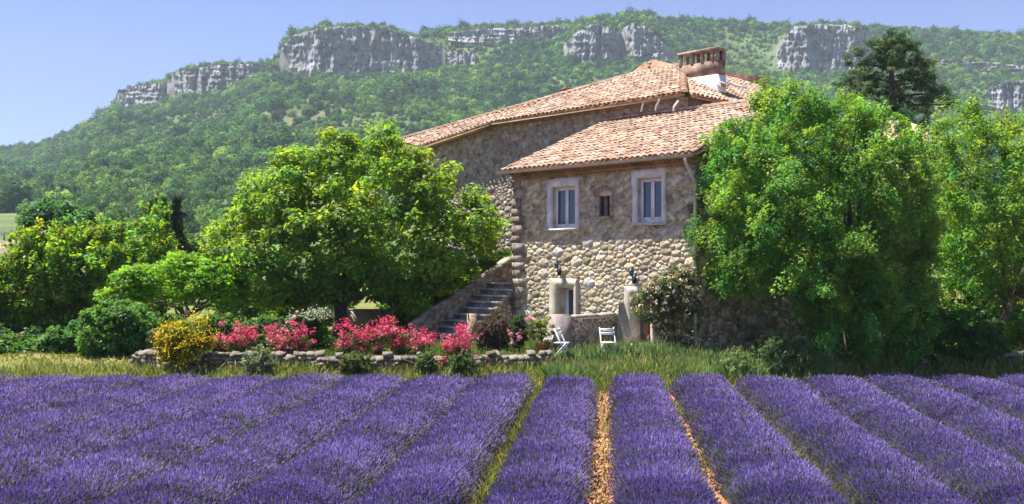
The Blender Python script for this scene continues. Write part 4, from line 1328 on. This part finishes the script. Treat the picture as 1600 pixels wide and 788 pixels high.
tree("cypress_tree", "narrow dark cypress standing against the wooded slope left of the walnut", "tree", (gx(276, 62), 62, -2.6), [(268, 420), (268, 350), (272, 315), (276, 308), (281, 318), (284, 360), (284, 420)], 62, 0.5, 100, 0.3, 80, 0.1, [(0.02, 0.04, 0.022), (0.028, 0.05, 0.026)], 117, trunk_r=0.1, sprig=1.5, mat='needle', pad=0.05)
tree("cypress_tree", "small dark cypress half hidden by the left edge of the walnut crown", "tree", (gx(366, 60), 60, -2.6), [(356, 420), (357, 350), (362, 325), (367, 318), (373, 330), (376, 420)], 60, 0.5, 90, 0.3, 80, 0.1, [(0.02, 0.04, 0.022), (0.03, 0.052, 0.028)], 118, trunk_r=0.1, sprig=1.5, mat='needle', pad=0.05)
tree("round_tree", "soft green bushy tree below the dark cypress, far behind the garden", "tree", (gx(300, 64), 64, -2.6), [(262, 420), (266, 380), (285, 362), (305, 372), (325, 385), (345, 390), (350, 430), (280, 430)], 64, 2.0, 100, 0.6, 60, 0.15, DEEP, 119, trunk_r=0.15)
# spreading lime shrub
tree("spreading_tree", "low spreading bright lime green tree with layered boughs behind the yellow bush", "tree", (gx(285, 33), 33, -2.75), [(172, 470), (182, 440), (205, 415), (240, 400), (285, 390), (330, 396), (365, 405), (380, 440), (378, 500), (340, 480), (300, 478), (250, 474), (220, 480), (185, 492)], 33, 2.0, 260, 0.36, 95, 0.062, [(0.10, 0.28, 0.03), (0.085, 0.255, 0.032), (0.12, 0.30, 0.034)], 120, trunk_r=0.1, squash=0.42, up=1.2)
bush("dark_bush", "large dark glossy green bush left of the neat terrace wall", "bush", [(128, 530), (140, 490), (165, 468), (200, 470), (225, 480), (240, 510), (238, 545), (215, 568), (170, 572), (140, 560)], 28.5, 185, -2.95, 1.1, 210, 0.22, 80, 0.055, [(0.06, 0.18, 0.045), (0.085, 0.22, 0.055), (0.045, 0.14, 0.045)], 121)
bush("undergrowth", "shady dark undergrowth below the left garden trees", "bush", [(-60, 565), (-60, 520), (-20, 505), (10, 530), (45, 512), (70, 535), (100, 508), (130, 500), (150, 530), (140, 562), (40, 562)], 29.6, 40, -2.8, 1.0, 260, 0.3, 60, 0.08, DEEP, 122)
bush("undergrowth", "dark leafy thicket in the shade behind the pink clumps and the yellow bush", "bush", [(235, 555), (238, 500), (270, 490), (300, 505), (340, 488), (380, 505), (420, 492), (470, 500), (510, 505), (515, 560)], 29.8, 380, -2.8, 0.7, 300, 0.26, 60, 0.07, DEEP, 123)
bush("pale_bush", "small grey green sprig bush between the glossy bush and the yellow one", "bush", [(232, 548), (234, 518), (246, 508), (260, 514), (264, 545)], 28.0, 248, -2.75, 0.3, 50, 0.13, 50, 0.04, [(0.18, 0.25, 0.14), (0.14, 0.21, 0.11)], 124, mat='grass')
bush("leafy_shrub", "sunlit yellow green shrub in the gap under the walnut near the pale wall", "bush", [(615, 515), (618, 480), (640, 468), (662, 478), (668, 505), (650, 520)], 38.5, 642, -2.75, 0.6, 60, 0.26, 60, 0.08, LIME, 125)
bush("leafy_shrub", "shady shrub under the right side of the walnut, beyond the stair parapet", "bush", [(655, 470), (670, 440), (720, 410), (760, 400), (795, 385), (800, 420), (770, 450), (700, 480)], 38.0, 725, -2.75, 0.9, 170, 0.34, 60, 0.09, MID + [(0.16, 0.2, 0.1)], 126)

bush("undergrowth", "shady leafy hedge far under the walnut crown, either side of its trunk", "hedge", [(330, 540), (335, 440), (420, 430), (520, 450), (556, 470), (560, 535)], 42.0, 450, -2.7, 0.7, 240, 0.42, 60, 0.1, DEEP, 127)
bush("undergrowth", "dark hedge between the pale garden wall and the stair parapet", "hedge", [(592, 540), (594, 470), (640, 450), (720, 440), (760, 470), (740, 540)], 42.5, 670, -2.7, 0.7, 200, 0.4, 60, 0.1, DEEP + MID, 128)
# pale garden wall glimpsed under the walnut
gw = MB().box((gx(520, 39), 39, -2.8), (gx(612, 39), 39.3, -1.93), (0.40, 0.345, 0.33)).build("garden_wall", M['plaster'])
MB().box((gx(519, 39), 38.96, -1.927), (gx(613, 39), 39.34, -1.86), (0.38, 0.33, 0.30)).build("coping", M['stone'], gw)
tag(gw, "pale plastered garden wall glimpsed under the walnut crown", "garden wall")

# ------------------------------------------------------------------ flowering clumps
PINK = [(0.66, 0.075, 0.15), (0.74, 0.12, 0.21), (0.58, 0.05, 0.12), (0.76, 0.22, 0.30)]


def pink_clump(label, poly, Y, seed, density=1.0):
    r = np.random.default_rng(seed)
    us_ = [p[0] for p in poly]
    bu = sum(us_) / len(us_)
    root = empty("pink_valerian", (gx(bu, Y), Y, -2.7), label, "flowers", "pink flower clumps on the terrace")
    W = world_poly(poly, Y)
    area = abs(poly_area(W))
    cen = crown_centres(poly, Y, int(area * 75 * density), 0.55, r, 0.02)
    zmin = min(p[1] for p in W); zmax = max(p[1] for p in W)
    low = cen[cen[:, 2] < zmin + 0.62 * (zmax - zmin)]
    if len(low) < 5: low = cen
    foliage(low - np.array([0, -0.08, 0.12]), 0.14, 50, 0.045, [(0.10, 0.15, 0.05), (0.13, 0.18, 0.07), (0.08, 0.12, 0.04)], r, aspect=0.35).build("foliage", M['grass'], root)
    st_ = MB()
    hi = cen[cen[:, 2] > zmin + 0.22 * (zmax - zmin)]
    heads = hi + r.normal(size=hi.shape) * np.array([0.05, 0.05, 0.06])
    for h in heads[::2]:
        b = np.array([h[0] * 0.9 + gx(bu, Y) * 0.1, Y + (h[1] - Y) * 0.5, zmin - 0.1])
        st_.tube([b, (b + h) / 2 + r.normal(size=3) * 0.02, h], [0.006, 0.005, 0.004], 3, (0.12, 0.16, 0.06), cap=False)
    o = st_.build("stems", M['leaf'], root); o["kind"] = "stuff"
    flowers(root, heads, 0.034, PINK, r, per=17, spread=0.062)
    return root


pink_clump("neat pink flower clump right beside the yellow bush", [(318, 545), (320, 520), (335, 508), (365, 503), (392, 508), (402, 530), (395, 545), (350, 550)], 27.7, 131)
pink_clump("pink flower clump below the white blossoming shrub, left of the walnut trunk", [(411, 545), (414, 520), (428, 506), (455, 502), (480, 508), (492, 535), (470, 552), (430, 552)], 27.7, 132)
pink_clump("largest spread of pink flowers, right of the walnut trunk", [(525, 545), (528, 510), (545, 500), (575, 502), (600, 500), (604, 488), (612, 492), (622, 520), (638, 508), (640, 530), (625, 552), (570, 560), (535, 558)], 27.5, 133, 1.1)
pink_clump("low pink flower clump on the rubble wall between two bigger clumps", [(632, 548), (640, 522), (660, 515), (680, 520), (684, 535), (670, 552)], 27.4, 134)
pink_clump("tall leaning pink flower clump in front of the foot of the stone steps", [(690, 560), (692, 530), (705, 518), (722, 505), (732, 515), (742, 530), (746, 552), (735, 572), (705, 575)], 26.5, 135, 1.1)

# yellow bush
ry = np.random.default_rng(140)
yb, cen = bush("yellow_bush", "rounded bush covered in golden yellow flowers on the terrace wall", "bush", [(246, 545), (248, 522), (262, 508), (285, 500), (310, 498), (325, 510), (330, 532), (322, 556), (300, 570), (262, 568)], 26.6, 288, -2.8, 0.62, 190, 0.14, 50, 0.036, [(0.16, 0.22, 0.04), (0.12, 0.18, 0.04)], 140, mat='grass')
flowers(yb, cen + ry.normal(size=cen.shape) * 0.09 + np.array([0, -0.06, 0.06]), 0.034, [(0.68, 0.53, 0.02), (0.76, 0.62, 0.04), (0.62, 0.45, 0.015)], ry, per=16, spread=0.085)
# white blossom shrub
rw = np.random.default_rng(141)
wb, cen = bush("white_shrub", "low shrub with white blossom in the shade under the walnut", "bush", [(452, 505), (462, 488), (490, 482), (515, 486), (524, 500), (500, 512)], 29.5, 488, -2.7, 0.4, 60, 0.16, 45, 0.05, [(0.11, 0.17, 0.07)], 141, mat='grass')
flowers(wb, cen + rw.normal(size=cen.shape) * 0.06 + np.array([0, -0.05, 0.05]), 0.038, [(0.56, 0.57, 0.48), (0.5, 0.53, 0.42)], rw, per=11, spread=0.07)
# silvery bush in front of the wall and green clumps
bush("silver_bush", "silvery grey rounded bush in front of the neat terrace wall", "bush", [(378, 578), (380, 555), (395, 542), (415, 540), (430, 552), (436, 578), (410, 586)], 25.9, 407, -2.98, 0.4, 80, 0.12, 60, 0.03, [(0.24, 0.28, 0.2), (0.19, 0.24, 0.15), (0.16, 0.22, 0.11)], 142, mat='grass', sprig=1.0)
bush("leafy_shrub", "dull green shrub against the rubble wall below the largest pink flowers", "bush", [(528, 582), (532, 556), (555, 548), (580, 552), (590, 575), (570, 588)], 25.8, 560, -2.98, 0.35, 120, 0.085, 55, 0.028, [(0.12, 0.15, 0.045), (0.14, 0.20, 0.06)], 143, sprig=1.2, mat='grass')
bush("leafy_shrub", "dark green clump in front of the rubble wall below the low pink clump", "bush", [(645, 585), (650, 555), (665, 548), (682, 556), (690, 585)], 25.8, 668, -2.98, 0.3, 90, 0.085, 55, 0.028, [(0.11, 0.17, 0.06), (0.15, 0.23, 0.08)], 144, sprig=1.2, mat='grass')
bush("leafy_shrub", "dark green clump growing below the tall leaning pink clump", "bush", [(698, 582), (702, 555), (722, 548), (740, 555), (748, 580), (720, 588)], 25.7, 724, -2.98, 0.32, 100, 0.085, 55, 0.028, [(0.11, 0.17, 0.06), (0.14, 0.22, 0.07)], 145, sprig=1.2, mat='grass')
bush("purple_bush", "low dusky purple leaved bush below the stone steps", "bush", [(742, 545), (745, 508), (765, 492), (795, 495), (808, 520), (812, 548), (775, 552)], 29.3, 776, -2.7, 0.35, 90, 0.16, 55, 0.04, [(0.09, 0.055, 0.06), (0.075, 0.07, 0.05), (0.11, 0.07, 0.07)], 146, mat='grass')
# pink rose by the corner
rr_ = np.random.default_rng(147)
pr_, cen = bush("rose_bush", "dark leaved rose with a few pale pink blooms beside the flower pot", "bush", [(795, 545), (796, 510), (806, 488), (822, 492), (826, 520), (822, 548)], 28.8, 810, -2.7, 0.25, 60, 0.13, 50, 0.036, [(0.04, 0.075, 0.03), (0.05, 0.10, 0.035)], 147, mat='grass')
flowers(pr_, np.array([px(799, 521, 28.5), px(813, 519, 28.5), px(812, 528, 28.4), px(830, 497, 28.5), px(801, 534, 28.5), px(822, 500, 28.5)]), 0.05, [(0.70, 0.32, 0.40)], rr_, per=14, name="blooms", spread=0.035)
# climbing cream rose
rc_ = np.random.default_rng(148)
cr, cen = bush("climbing_rose", "large bushy climbing rose with cream blooms against the facade by the downpipe", "bush", [(992, 500), (986, 475), (998, 452), (1020, 432), (1045, 418), (1070, 414), (1088, 425), (1092, 470), (1088, 520), (1070, 542), (1035, 540), (1022, 505)], 28.3, 1055, -2.75, 0.6, 210, 0.17, 65, 0.042, [(0.14, 0.19, 0.08), (0.18, 0.21, 0.10), (0.10, 0.15, 0.06)], 148, mat='grass', pad=0.05)
sel = cen[rc_.random(len(cen)) < 0.85]
flowers(cr, sel + rc_.normal(size=sel.shape) * 0.08 + np.array([-0.05, -0.12, 0.08]), 0.04, [(0.66, 0.58, 0.40), (0.72, 0.62, 0.50), (0.60, 0.45, 0.33)], rc_, per=8, name="blooms", spread=0.04)

# ------------------------------------------------------------------ pot, chairs, lamps
pot_p = px(848, 545, 28.2); pot_p[2] = -2.66
pot = empty("flower_pot", tuple(pot_p), "terracotta pot holding a yellow green shrub by the stone pier", "plant pot")
MB().lathe([(0.0, 0), (0.13, 0), (0.17, 0.16), (0.195, 0.30), (0.215, 0.30), (0.22, 0.36), (0.19, 0.36), (0.185, 0.31), (0.0, 0.30)], pot_p, 18).build("pot", M['pot'], pot, smooth=False)
rq = np.random.default_rng(150)
cen = pot_p + np.array([-0.1, 0, 0.75]) + rq.normal(size=(42, 3)) * np.array([0.17, 0.15, 0.20])
foliage(cen, 0.11, 34, 0.042, [(0.17, 0.22, 0.04), (0.12, 0.18, 0.035), (0.2, 0.24, 0.05)], rq).build("foliage", M['grass'], pot)
MB().tube([pot_p + UPV*0.28, pot_p + np.array([-0.03, 0, 0.5]), pot_p + np.array([-0.1, 0, 0.8])], 0.012, 5, cap=False).build("stem", M['bark'], pot)


def make_chair():
    root = empty("folding_chair", (0, 0, 0), "", "chair", "white folding chairs by the spur wall")
    Wc = 0.40
    wh = (0.80, 0.80, 0.80)
    for (n_, y0, z0, y1, z1) in (("front_leg", -0.24, 0, 0.16, 0.86), ("rear_leg", 0.24, 0, -0.16, 0.46)):
        for s in (-1, 1):
            MB().box((-0.012, -0.013, 0), (0.012, 0.013, math.hypot(y1 - y0, z1 - z0)), wh, np.array([(1, 0, 0), nrm(np.array([0, z1 - z0, -(y1 - y0)])), nrm(np.array([0, y1 - y0, z1 - z0]))]), (s * (Wc/2 if n_ == "front_leg" else Wc/2 - 0.03), y0, z0)).build(n_, M['white'], root)
    for k in range(5):
        MB().box((-Wc/2 + 0.02, -0.18 + 0.075*k, 0.45), (Wc/2 - 0.02, -0.18 + 0.075*k + 0.058, 0.468), wh).build("seat_slat", M['white'], root)
    for zc in (0.70, 0.80):
        yy = -0.24 + 0.40 * zc / 0.86
        MB().box((-Wc/2 - 0.01, yy - 0.024, zc - 0.035), (Wc/2 + 0.01, yy - 0.008, zc + 0.035), wh).build("back_slat", M['white'], root)
    MB().box((-Wc/2, -0.125, 0.22), (Wc/2, -0.110, 0.245), wh).build("stretcher", M['white'], root)
    return root


ch = make_chair()
spots = [((gx(950, 27.4), 27.4, -2.68), math.radians(10), "white folding chair in front of the dark spur wall, right of its fellows"),
         ((gx(878, 27.3), 27.3, -2.68), math.radians(70), "white folding chair turned sideways just right of the grey pier"),
         ((gx(858, 28.6), 28.6, -2.68), math.radians(-60), "white folding chair half hidden left of the grey pier, behind the pot")]
for k, (p, a, lb) in enumerate(spots):
    o = ch if k == 0 else copy_tree(ch)
    o.location = p; o.rotation_euler = (0, 0, a); o["label"] = lb

def lantern(u, v, label):
    s, z = fac_sz(u, v)
    root = empty("wall_lantern", tuple(fac(s, z, 0.06)), label, "lamp", "black wall lanterns")
    MB().box((s - 0.06, 0.04, z - 0.22), (s + 0.06, 0.085, z + 0.05), (1, 1, 1), A3, P0).build("back_plate", M['black'], root)
    MB().tube([fac(s, z - 0.05, 0.08), fac(s + 0.02, z - 0.16, 0.16), fac(s + 0.05, z - 0.02, 0.22)], 0.016, 6).build("bracket", M['black'], root)
    c = fac(s + 0.03, z, 0.22)
    MB().lathe([(0.0, 0.0), (0.05, 0.0), (0.085, 0.17), (0.0, 0.17)], c, 6).build("glass_body", M['glass'], root)
    MB().lathe([(0.105, 0.172), (0.04, 0.25), (0.015, 0.29), (0.0, 0.31)], c, 6).build("lamp_roof", M['black'], root)
lantern(876, 420, "black wall lantern above the left ground floor doorway")
lantern(993, 432, "black wall lantern beside the top of the climbing rose")

# utility pole, distant chapel
pole = MB().tube([(gx(397, 58), 58, -2.8), (gx(397, 58), 58, (409 - 282) / F * 58)], [0.16, 0.12], 8, (0.33, 0.32, 0.30)).build("utility_pole", M['plaster'], smooth=True)
tag(pole, "grey concrete pole poking up beside the left of the walnut crown", "pole")
chp = (gx(6, 120), 120, -0.5)
chapel = empty("stone_chapel", chp, "tiny grey stone chapel with a roof finial at the far left edge", "chapel")
w = 2.0; z0 = -2.5; zt = (409 - 388) / F * 120; zp = (409 - 375) / F * 120
cw = MB(); cx, cy = chp[0], 120
cw.box((cx - w, cy, z0), (cx + w, cy + 5, zt), (0.32, 0.27, 0.22)).build("wall", M['mortar'], chapel)
MB().add([(cx - w - 0.15, cy - 0.2, zt), (cx + w + 0.15, cy - 0.2, zt), (cx, cy - 0.2, zp), (cx - w - 0.15, cy + 5.2, zt), (cx + w + 0.15, cy + 5.2, zt), (cx, cy + 5.2, zp)], [np.array([[0, 1, 2], [4, 3, 5]]), np.array([[0, 2, 5, 3], [1, 4, 5, 2]])], (0.36, 0.28, 0.22)).build("roof", M['tile'], chapel)
MB().lathe([(0.22, 0), (0.15, 0.3), (0.1, 0.35), (0.16, 0.6), (0.02, 0.9), (0, 0.92)], (cx, cy, zp - 0.05), 8, (0.3, 0.26, 0.22)).build("finial", M['mortar'], chapel)

# ------------------------------------------------------------------ lavender rows
RX, RSP, RDIR = -0.09, 1.55, 0.0955
def row_x(a, y): return a + RDIR * y
Y0, Y1 = 6.5, 24.15
GAPW = {0: 0.36, -1: 0.24, 1: 0.20, 2: 0.18}
ordinal = ["first", "second", "third", "fourth", "fifth", "sixth", "seventh", "eighth", "ninth", "tenth", "eleventh", "twelfth", "thirteenth"]


def row_profile(w, hw, H, dl, dr, y=0.0):
    t = np.clip(np.abs(w) / hw, 0, 1)
    dep = np.where(w < 0, dl, dr)
    ex = np.where(dep > 0.99, 6.0, 2.1)
    dep = np.where(dep > 0.99, dep, dep * (1 - 0.75 * smooth(18.5, 23.5, y)))
    return H * (1 - dep * t ** ex)


for k in range(-12, 12):
    # row k lies between gap k-1 and gap k
    gl, gr = GAPW.get(k - 1, 0.02), GAPW.get(k, 0.02)
    a0 = RX + RSP * (k - 1) + gl / 2; a1 = RX + RSP * k - gr / 2
    ac, hw0 = 0.5 * (a0 + a1), 0.5 * (a1 - a0)
    r = np.random.default_rng(500 + k)
    H0 = 0.37
    dl = 1.0 if (k - 1) in GAPW else 0.86; dr = 1.0 if k in GAPW else 0.86
    ph = r.uniform(0, 6.28, 4)
    def hump(y):
        return 1 + 0.055 * np.sin(y * 6.9 + ph[0]) + 0.06 * np.sin(y * 2.3 + ph[1]) + 0.04 * np.sin(y * 11 + ph[2])
    def half(y):
        return hw0 * (1 + 0.035 * np.sin(y * 6.9 + ph[0] + 0.5) + 0.03 * np.sin(y * 3.1 + ph[3]))
    def top(y, w):
        return ground_z(0 * y, y) + row_profile(w, half(y), H0 * hump(y), dl, dr, y)
    yv = np.arange(Y0, Y1 + 0.01, 0.16); wv = np.linspace(-1, 1, 15)
    Yg, Wg = np.meshgrid(yv, wv, indexing='ij')
    Wr = Wg * half(Yg)
    Zg = top(Yg, Wr) - 0.07 + r.normal(size=Yg.shape) * 0.012
    Xg = row_x(ac, Yg) + Wr
    ny_, nw_ = Yg.shape
    i = np.arange(nw_ - 1)[None, :] + nw_ * np.arange(ny_ - 1)[:, None]
    Q = np.stack([i, i + 1, i + 1 + nw_, i + nw_], -1).reshape(-1, 4)
    tb = np.array([0.055, 0.065, 0.045]) * r.uniform(0.6, 1.3, (len(Q), 1))
    if k <= 0: lab = "lavender row, %s to the left of the bare orange soil furrow" % ordinal[-k]
    else: lab = "lavender row, %s to the right of the bare orange soil furrow" % ordinal[k - 1]
    root = MB().add(np.stack([Xg, Yg, Zg], -1).reshape(-1, 3), Q, tb).build("lavender_row", M['lavender'], smooth=True)
    tag(root, lab, "lavender row", "lavender rows in the field")
    # spikes
    area_n = int(2 * hw0 * (Y1 - Y0) * 2000)
    y = r.uniform(Y0, Y1, area_n)
    dens = np.clip((13.0 / np.maximum(y, 11)) ** 1.3, 0.3, 1.0)
    keep = (r.random(area_n) < dens)
    y = y[keep]; w = (r.uniform(-1, 1, len(y)))
    w = w * 0.99
    wr = w * half(y); x = row_x(ac, y) + wr
    vis = (np.abs(x + 0.3) < 0.53 * y + 2.0) & (y > 9.6)
    y, w, wr, x = y[vis], w[vis], wr[vis], x[vis]
    if len(y) < 20: continue
    z = top(y, wr)
    n = len(y)
    # bushes every ~0.9 m: stems fan out from each bush heart
    bc = (np.floor(y / 0.91 + ph[0] / 6.9) + 0.5 - ph[0] / 6.9) * 0.91
    d = np.stack([np.sign(w) * np.abs(w) ** 1.6 * 0.9, (y - bc) * 0.75, np.full(n, 0.95)], -1) + r.normal(size=(n, 3)) * 0.17
    d = nrm(d)
    base = np.stack([x, y, z], -1) - d * 0.12
    patch = 0.5 + 0.5 * np.sin(x * 2.1 + 1.3 * np.sin(y * 1.7)) * np.sin(y * 1.9 + k)
    ln = r.uniform(0.08, 0.20, n) * (0.85 + 0.3 * patch)
    tip0 = base + d * ln[:, None]
    far = np.clip(y / 12.0, 1, 2)
    hl = r.uniform(0.035, 0.075, n) * far ** 0.25; rw_ = r.uniform(0.0060, 0.0105, n) * far ** 0.9
    tip1 = tip0 + d * hl[:, None]
    a = nrm(np.cross(d, r.normal(size=(n, 3)))); b = np.cross(d, a)
    m_ = tip0 * 0.55 + tip1 * 0.45
    V = np.stack([tip0, m_ + a * rw_[:, None], tip1, m_ - a * rw_[:, None], tip0, m_ + b * rw_[:, None], tip1, m_ - b * rw_[:, None]], 1).reshape(-1, 3)
    pal = np.array([(0.20, 0.142, 0.41), (0.24, 0.172, 0.46), (0.165, 0.118, 0.365), (0.28, 0.22, 0.49), (0.195, 0.16, 0.33)])
    tc_ = pal[r.integers(0, len(pal), n)] * r.uniform(0.75, 1.2, (n, 1))
    gray = (r.random(n) < 0.12 + 0.20 * (patch < 0.3) + 0.50 * np.clip((np.abs(w) - 0.66) / 0.3, 0, 1))  # some grey-green stems; extra grey at row edges paints the valley shade
    tc_[gray] = np.array([0.13, 0.15, 0.12]) * r.uniform(0.6, 1.3, (gray.sum(), 1))
    tc_ *= (0.82 + 0.36 * (0.5 + 0.5 * np.sin(bc * 7.7 + k * 2.1) * np.sin(bc * 3.1 + k)))[:, None]
    keep4 = np.stack([np.ones(n, bool), y < 12.6], 1).ravel()
    V = V.reshape(-1, 4, 3)[keep4].reshape(-1, 3)
    fl_ = MB().add(V, np.arange(len(V)).reshape(-1, 4), np.repeat(tc_, 2, 0)[keep4])
    near = (y < 17) & (r.random(n) < 0.6)
    bn, dn2, an, tn = base[near], d[near], a[near], tip0[near]
    sw2 = 0.003
    Vs = np.stack([bn - an * sw2, bn + an * sw2, tn], 1).reshape(-1, 3)
    fl_.add(Vs, np.arange(len(Vs)).reshape(-1, 3), np.array([0.10, 0.13, 0.075]) * r.uniform(0.7, 1.3, (len(bn), 1)))
    o = fl_.build("lavender_flowers", M['lavender'], root); o["kind"] = "stuff"

# ------------------------------------------------------------------ grasses
def blades(name, x, y, h, cols, seed, width=0.012, lean=0.35, label=None, heads=0.0):
    r = np.random.default_rng(seed); n = len(x)
    z = ground_z(x, y); b = np.stack([x, y, z - 0.02], -1)
    d = nrm(np.stack([r.normal(size=n) * lean, r.normal(size=n) * lean, np.ones(n)], -1))
    s = nrm(np.cross(d, r.normal(size=(n, 3))))
    mid = b + d * (h * 0.55)[:, None]
    tip = b + d * h[:, None] + np.stack([r.normal(size=n), r.normal(size=n), -0.4 * np.ones(n)], -1) * (h * 0.16)[:, None]
    w = width * r.uniform(0.7, 1.4, n)[:, None]
    V = np.stack([b - s*w, b + s*w, mid + s*w*0.8, tip, mid - s*w*0.8], 1).reshape(-1, 3)
    cols = np.array(cols, float)
    t = cols[r.integers(0, len(cols), n)] * r.uniform(0.7, 1.25, (n, 1))
    mb = MB().add(V, np.arange(len(V)).reshape(-1, 5), t)
    if heads > 0:
        m = r.random(n) < heads
        tp_, dd_, ss_ = tip[m], d[m], s[m]
        V = np.stack([tp_ - dd_*0.02, tp_ + ss_*0.012 + dd_*0.05, tp_ + dd_*0.13, tp_ - ss_*0.012 + dd_*0.05], 1).reshape(-1, 3)
        mb.add(V, np.arange(len(V)).reshape(-1, 4), np.array([0.38, 0.32, 0.17]) * r.uniform(0.8, 1.2, (m.sum(), 1)))
    o = mb.build(name, M['grass']); tag(o, label, None, None, 'stuff')
    return o


n = 26000
x = rng.uniform(-16, 17.5, n); y = rng.uniform(24.25, 26.5, n)
right = smooth(-2, 4, x)
h = rng.uniform(0.10, 0.28, n) * (1 + 0.9 * right * rng.random(n)) * (1 + 0.5 * smooth(25.4, 26.3, y))
blades("verge_grass", x, y, h, [(0.17, 0.26, 0.07), (0.24, 0.29, 0.10), (0.13, 0.23, 0.06), (0.32, 0.29, 0.13)], 601, 0.011, 0.4, "yellowing grass verge between the lavender and the terrace walls", heads=0.06)
n = 26000
x = rng.uniform(0.8, 8.6, n); y = rng.uniform(25.3, 28.2, n)
k = x > (gx(862, 27)) - 0.2
x, y = x[k], y[k]
prof = 0.55 + 0.25 * np.sin(x * 1.1 + 1) * np.sin(y * 1.3) + 0.15 * smooth(3, 7, x)
blades("tall_grass", x, y, rng.uniform(0.28, 0.78, len(x)) * prof, [(0.15, 0.30, 0.12), (0.20, 0.35, 0.15), (0.12, 0.25, 0.09), (0.27, 0.33, 0.17)], 602, 0.009, 0.22, "tall green meadow grass below the house front", heads=0.05)
n = 16000
x = rng.uniform(-22, -9.5, n); y = rng.uniform(26, 36, n)
blades("lawn_grass", x, y, rng.uniform(0.06, 0.16, n), [(0.22, 0.24, 0.05), (0.27, 0.26, 0.07), (0.18, 0.21, 0.04)], 603, 0.014, 0.5, "short sunlit yellow green grass at the left of the terrace")
n = 14000
x = rng.uniform(-10, 2.2, n); y = rng.uniform(27.2, 33.0, n)
blades("terrace_grass", x, y, rng.uniform(0.08, 0.30, n), [(0.10, 0.20, 0.05), (0.15, 0.24, 0.06)], 604, 0.012, 0.4, "green grass on the terrace around the flower clumps")
n = 9000
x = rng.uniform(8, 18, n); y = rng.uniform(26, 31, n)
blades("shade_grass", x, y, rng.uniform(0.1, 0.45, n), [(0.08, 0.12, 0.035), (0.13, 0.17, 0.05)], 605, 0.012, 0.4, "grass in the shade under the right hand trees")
# weeds in the furrows
xs_, ys_, cs_ = [], [], []
for (gk, dens, y_a, y_b) in ((-1, 200, 10, 24), (1, 40, 10, 24), (2, 150, 10, 21), (0, 26, 10, 24), (3, 60, 12, 22)):
    n = int(dens * (y_b - y_a))
    yy = rng.uniform(y_a, y_b, n); xx = row_x(RX + RSP * gk, yy) + rng.normal(size=n) * (0.09 if gk != 2 else 0.13)
    if gk == 2:
        m = rng.random(n) < 0.25 + 0.75 * np.exp(-((yy - 14.3) / 2.2) ** 2); yy, xx = yy[m], xx[m]
    if gk == 1:
        m = (np.sin(yy * 1.3) > -0.3); yy, xx = yy[m], xx[m]
    xs_.append(xx); ys_.append(yy)
x = np.concatenate(xs_); y = np.concatenate(ys_)
blades("furrow_weeds", x, y, rng.uniform(0.08, 0.36, len(x)), [(0.16, 0.21, 0.05), (0.24, 0.26, 0.08), (0.12, 0.17, 0.05), (0.33, 0.29, 0.12)], 606, 0.008, 0.35, "weeds and dry grass growing in the furrows between lavender rows")
# orange clods in the open furrows
mb = MB(); rcl = np.random.default_rng(607)
for (gk, n, wd) in ((0, 1500, 0.11), (1, 500, 0.07), (-1, 160, 0.06)):
    yy = rcl.uniform(9.5, 24.2, n); xx = row_x(RX + RSP * gk, yy) + rcl.normal(size=n) * wd
    s = rcl.uniform(0.012, 0.045, n)
    oc = np.array([(1, 0, 0), (-1, 0, 0), (0, 1, 0), (0, -1, 0), (0, 0, 1), (0, 0, -0.5)], float)
    fc = np.array([(0, 2, 4), (2, 1, 4), (1, 3, 4), (3, 0, 4), (2, 0, 5), (1, 2, 5), (3, 1, 5), (0, 3, 5)])
    V = np.stack([xx, yy, ground_z(xx, yy) + s * 0.3], -1)[:, None] + (oc[None] + rcl.normal(size=(n, 6, 3)) * 0.3) * s[:, None, None]
    mb.add(V.reshape(-1, 3), (fc[None] + 6 * np.arange(n)[:, None, None]).reshape(-1, 3), np.repeat(np.array([0.46, 0.25, 0.15]) * rcl.uniform(0.6, 1.25, (n, 1)), 8, 0))
tag(mb.build("soil_clods", M['mortar']), "orange earth clods lying in the open furrows", None, None, 'stuff')

# ------------------------------------------------------------------ haze
hz = bpy.data.materials.new("haze"); hz.use_nodes = True
hz.node_tree.nodes.clear()
ho = hz.node_tree.nodes.new("ShaderNodeOutputMaterial"); pv = hz.node_tree.nodes.new("ShaderNodeVolumePrincipled")
pv.inputs["Color"].default_value = (0.72, 0.86, 1.0, 1)
pv.inputs["Density"].default_value = 0.00021
pv.inputs["Anisotropy"].default_value = 0.0
hz.node_tree.links.new(pv.outputs[0], ho.inputs["Volume"])
HZ = MB().box((-1500, -450, -4.5), (1500, 1560, 330)).build("haze", hz)
tag(HZ, kind='stuff')
